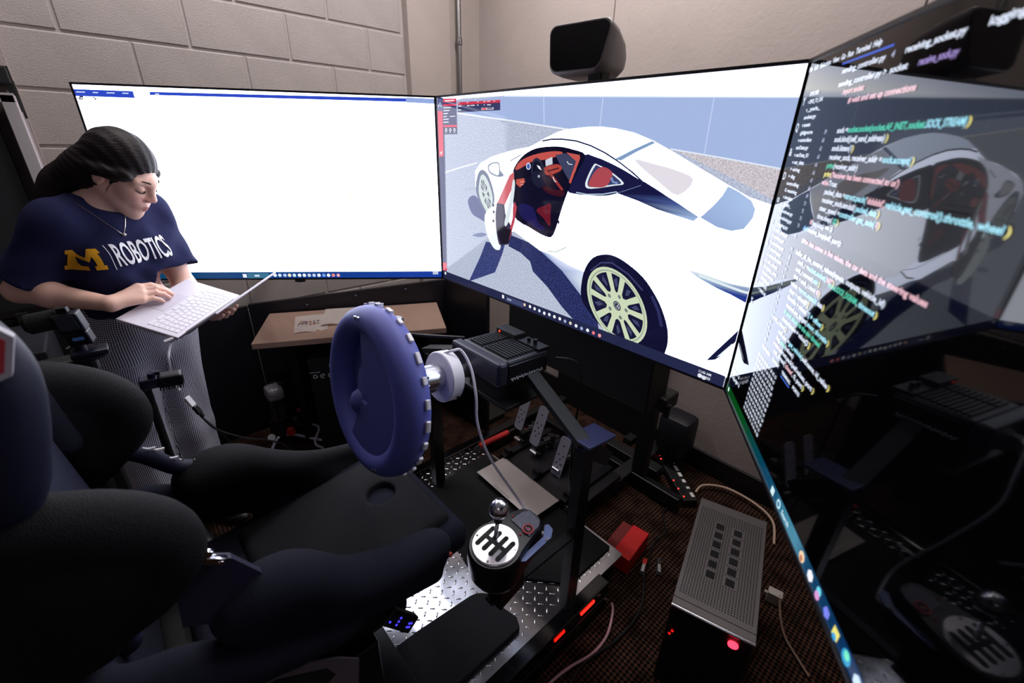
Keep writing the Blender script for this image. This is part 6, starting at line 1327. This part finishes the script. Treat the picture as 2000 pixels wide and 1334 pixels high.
cable('cable', 'white lead from the collar of the motor down to the heel plate', [along(.255)+Vector((.0, 0, .077)), along(.275)+Vector((.02, .0, .09)), (.672, -.388, 1.045), (.715, -.385, 1.00), (.757, -.40, .93), (.775, -.408, .838), (.79, -.37, .70), (.87, -.33, .58), (1.0, -.36, .57), (1.075, -.40, .62), (1.09, -.42, .64)], .0042, wcab)
# red bar
rb = thing('red_bar', 'red foam bar lying along the far edge of the tread plate', 'bar', (.125, .19, .124))
MB().cyl((.150, .085, .142), (.158, .285, .142), .016, n=18, bev=.004).build('foam', mat('red_foam', (170, 26, 24), .7), rb, True)
MB().cyl((.150, .06, .142), (.150, .09, .142), .009, n=12).cyl((.158, .28, .142), (.159, .33, .142), .009, n=12).build('rod', bk, rb, True)

# devices on the carpet right of the rig
ps2 = thing('power_strip', 'black power strip with white labels and red lights on the carpet below the car screen', 'power strip', (.92, .80, 0))
Tp = frame((.915, .80, .0), (.78, -.62, 0), (.62, .78, 0))
MB(Tp).box((0, 0, .024), (.36, .075, .048), bev=.006).build('body', bk, ps2)
for k, l in enumerate((.018, .03, .04, .03, .022, .014, .03)): MB(Tp).box((-.15+k*.049, .022, .0484), (l, .017, .0012)).build('label', mat('label_white', (225, 222, 218), .6), ps2)
for k in range(5): MB(Tp).box((-.13+k*.06, -.012, .0484), (.034, .026, .0012)).build('socket', MATS['opening_black'], ps2)
red = glow((255, 60, 60), 2.0)
for x, y in ((-.16, -.03), (-.13, -.032), (.04, -.03), (.10, -.03), (.155, -.025)): MB(Tp).ball((x, y, .049), .0042, u=8, v=6).build('red_light', red, ps2)
sb = thing('floor_speaker', 'rounded black speaker box standing by the right wall', 'speaker', (.83, .86, 0))
MB().box((.835, .885, .235), (.17, .15, .23), bev=.035).build('cabinet', mat('speaker_black', (17, 17, 24), .5), sb, True)
MB().box((.835, .885, .06), (.05, .05, .13)).cyl((.835, .885, 0), (.835, .885, .02), .08, n=24).build('foot', bk, sb)
rbx = thing('red_box', 'red box with a darker red side lying on the carpet right of the rig', 'box', (.962, .22, 0))
Tr = frame((.962, .222, 0), (.86, .18, 0), (.27, -.96, 0)); Tr = frame((1.0, .222, 0), (1, .12, 0), (-.12, 1, 0))
MB(Tr).box((.02, 0, .042), (.075, .185, .084), bev=.003).build('lid', mat('bright_red_card', (196, 10, 8), .5), rbx)
MB(Tr).box((-.042, 0, .036), (.05, .185, .072), bev=.003).build('side', mat('dark_red_card', (110, 6, 8), .5), rbx)
pc = thing('computer_tower', 'grey topped computer tower with perforated lid and red power light', 'computer', (1.38, .16, 0))
Tpc = frame((1.383, .150, 0), (.955, .285, 0), (-.285, .955, 0))
MB(Tpc).box((0, 0, .185), (.225, .50, .37), bev=.004).build('case', mat('case_black', (8, 8, 9), .45), pc)
grill = mat('perforated_grey', (100, 95, 97), .45, metal=.5)
MB(Tpc).box((0, .015, .374), (.228, .478, .010), bev=.002).build('top_panel', grill, pc)
MB(Tpc).box((0, -.238, .374), (.228, .026, .010), bev=.002).build('front_lip', grill, pc)
MB(Tpc).cyl((-.113, -.252, .372), (.113, -.252, .372), .006, n=12).build('silver_edge', MATS['brushed_aluminium'], pc, True)
for i in range(2):
    for j in range(6): MB(Tpc).box((-.030+.058*i, -.09+j*.045, .3795), (.026, .028, .0015)).build('vent_opening', MATS['opening_black'], pc)
b = MB(Tpc)
for i in range(26):
    for j in range(52):
        x, y = -.10+i*.008, -.20+j*.008
        if any(abs(x-(-.030+.058*p_)) < .017 and abs(y-(-.09+q_*.045)) < .018 for p_ in range(2) for q_ in range(6)): continue
        b.face([(x-.002, y-.002, .3794), (x+.002, y-.002, .3794), (x+.002, y+.002, .3794), (x-.002, y+.002, .3794)])
o = b.build('perforation', MATS['opening_black'], pc); o['kind'] = 'stuff'
T = Tpc @ Matrix.Translation((.065, -.251, .333))
MB(T).cyl((0, 0, 0), (0, -.004, 0), .014, n=20).build('power_light', glow((255, 40, 60), 5.0), pc)
for q_ in ((-.092, .262), (-.098, .245)): MB(Tpc).cyl((q_[0], -.2505, q_[1]), (q_[0], -.253, q_[1]), .004, n=10).build('red_light', glow((230, 20, 20), 1.2), pc)
cable('cable', 'cream cable arching over the carpet behind the computer tower', [(1.03, .80, .012), (1.04, .86, .03), (1.13, .93, .03), (1.27, .93, .03), (1.37, .875, .03), (1.42, .76, .012)], .0055, mat('cream_cable', (190, 160, 140), .5))
cable('cable', 'pinkish white cable curling over the carpet beside the rig rail', [(1.105, -.02, .012), (1.13, -.05, .02), (1.165, -.13, .012), (1.17, -.22, .012), (1.145, -.32, .012), (1.135, -.42, .012), (1.15, -.55, .012)], .0048, mat('pinkish_cable', (190, 150, 158), .5))
cable('cable', 'brown grey lead hanging from a white plug right of the computer tower', [(1.530, .475, .05), (1.56, .42, .012), (1.60, .35, .012), (1.66, .30, .012), (1.70, .27, .012)], .0045, mat('tan_cable', (120, 94, 78), .5))
MB_ = thing('white_plug', 'white square cable plug on the carpet beside the computer tower', 'plug', (1.515, .48, .0))
MB(frame((1.515, .478, .05), (.9, .2, 0), (-.2, .9, 0))).box((0, 0, -.024), (.05, .036, .05), bev=.003).cyl((-.035, 0, -.02), (-.02, 0, -.02), .006, n=8).build('plug_body', mat('plug_grey', (176, 166, 160), .5), MB_)
for k, (pp, lab) in enumerate((((1.10, .205), 'silver and red usb plug pointing at the red box on the carpet'), ((1.145, .255), 'silver usb plug nearer the computer tower on the carpet'))):
    u = thing('usb_plug', lab, 'plug', (*pp, 0))
    T = frame((*pp, .014), (.35, -.9, 0) if k == 0 else (.5, -.8, 0), (.9, .35, 0))
    MB(T).box((.0, 0, 0), (.04, .012, .012)).build('metal_end', chrome, u); MB(T).box((-.034, 0, 0), (.03, .018, .016), bev=.002).build('grip', MATS['red_knob'] if k == 0 else bk, u)
    MB(T).box((0, 0, -.010), (.05, .02, .008)).build('pad', bk, u)
MB_2 = [(1.16, .60, .012), (1.05, .45, .012), (1.10, .34, .012), (1.14, .25, .014)]
cable('cable', 'black lead running from the power strip towards the red box', [(1.02, .70, .012), (.99, .56, .012), (1.06, .46, .012), (1.06, .36, .012), (1.10, .24, .012)], .004, MATS['cable_black'])
cable('cable', 'black lead crossing the dark carpet near the bottom edge', [(1.12, .18, .012), (1.19, .05, .012), (1.20, -.10, .012), (1.17, -.28, .012), (1.20, -.45, .012), (1.18, -.7, .012)], .0045, MATS['cable_black'])
cable('cable', 'black lead looping from the motor down to the floor', [(.80, -.10, .98), (.86, -.06, .97), (.885, -.06, .88), (.86, -.04, .7), (.84, .0, .4), (.83, .15, .16)], .004, MATS['cable_black'])
# usb hub with blue lights clipped under the seat edge
hb = thing('usb_hub', 'black usb hub with blue lights hanging under the seat edge', 'hub', (.93, -.79, .49))
Th = frame((.945, -.790, .50), (.0, -.55, .83), (.1, -.83, -.55))
MB(Th).box((0, 0, -.01), (.11, .045, .022), bev=.003).build('body', MATS['case_black'], hb)
for x, y in ((.045, .008), (.015, .010), (.015, .001), (.015, -.008), (-.03, .008), (-.03, -.002), (-.038, .006), (-.038, -.004)): MB(Th).box((x, y, .0015), (.006, .005, .001)).build('blue_light', glow((70, 60, 255), 1.6), hb)
MB().cyl((.93, -.80, .52), (.90, -.81, .56), .006).build('hanger', bk, hb)
# patterned fabric bundle on the tread plate in the bottom corner
bag = SDF(); bag.ell((.37, -1.29, .165), (.10, .085, .055), k=.03); bag.ell((.43, -1.25, .15), (.06, .06, .045), k=.03); bag.ell((.31, -1.34, .15), (.07, .06, .045), k=.03)
cam_m = bpy.data.materials.new('camouflage_cloth'); cam_m.use_nodes = True; nt = cam_m.node_tree; bs = nt.nodes['Principled BSDF']; bs.inputs['Roughness'].default_value = .9
n_ = nt.nodes.new('ShaderNodeTexNoise'); n_.inputs['Scale'].default_value = 16; n_.inputs['Detail'].default_value = 3; rp = nt.nodes.new('ShaderNodeValToRGB'); rp.color_ramp.interpolation = 'CONSTANT'
tc = nt.nodes.new('ShaderNodeTexCoord'); nt.links.new(tc.outputs['Object'], n_.inputs[0])
e = rp.color_ramp.elements; e[0].color = (*lin((70, 62, 58)), 1); e[1].position = .45; e[1].color = (*lin((120, 108, 96)), 1); q = e.new(.55); q.color = (*lin((190, 150, 90)), 1); q = e.new(.6); q.color = (*lin((84, 74, 68)), 1)
nt.links.new(n_.outputs[0], rp.inputs[0]); nt.links.new(rp.outputs[0], bs.inputs['Base Color'])
bo = bag.build('fabric_bundle', cam_m, .007, None, warp=lambda P: .004*np.sin(P[:, 0]*70+P[:, 1]*50)); tag(bo, 'brown patterned fabric bundle on the tread plate under the seat', 'bag')
# glowing red strips added for the red glow and reflections on the rail side
for k, (y, l, s_) in enumerate(((-.16, .075, 2.2), (-.31, .05, .8))): MB().box((1.0885, y, .105), (.005, l, .012)).build('red_glow_strip', glow((255, 30, 20), s_*1.5), rig)
MB(FR['L']).cyl((-.63, -.006, .0), (-.63, -.006, .008), .006, n=10).box((-.63, -.005, 0), (.04, .010, .014)).build('sensor_bar', dark_plastic, tvl)
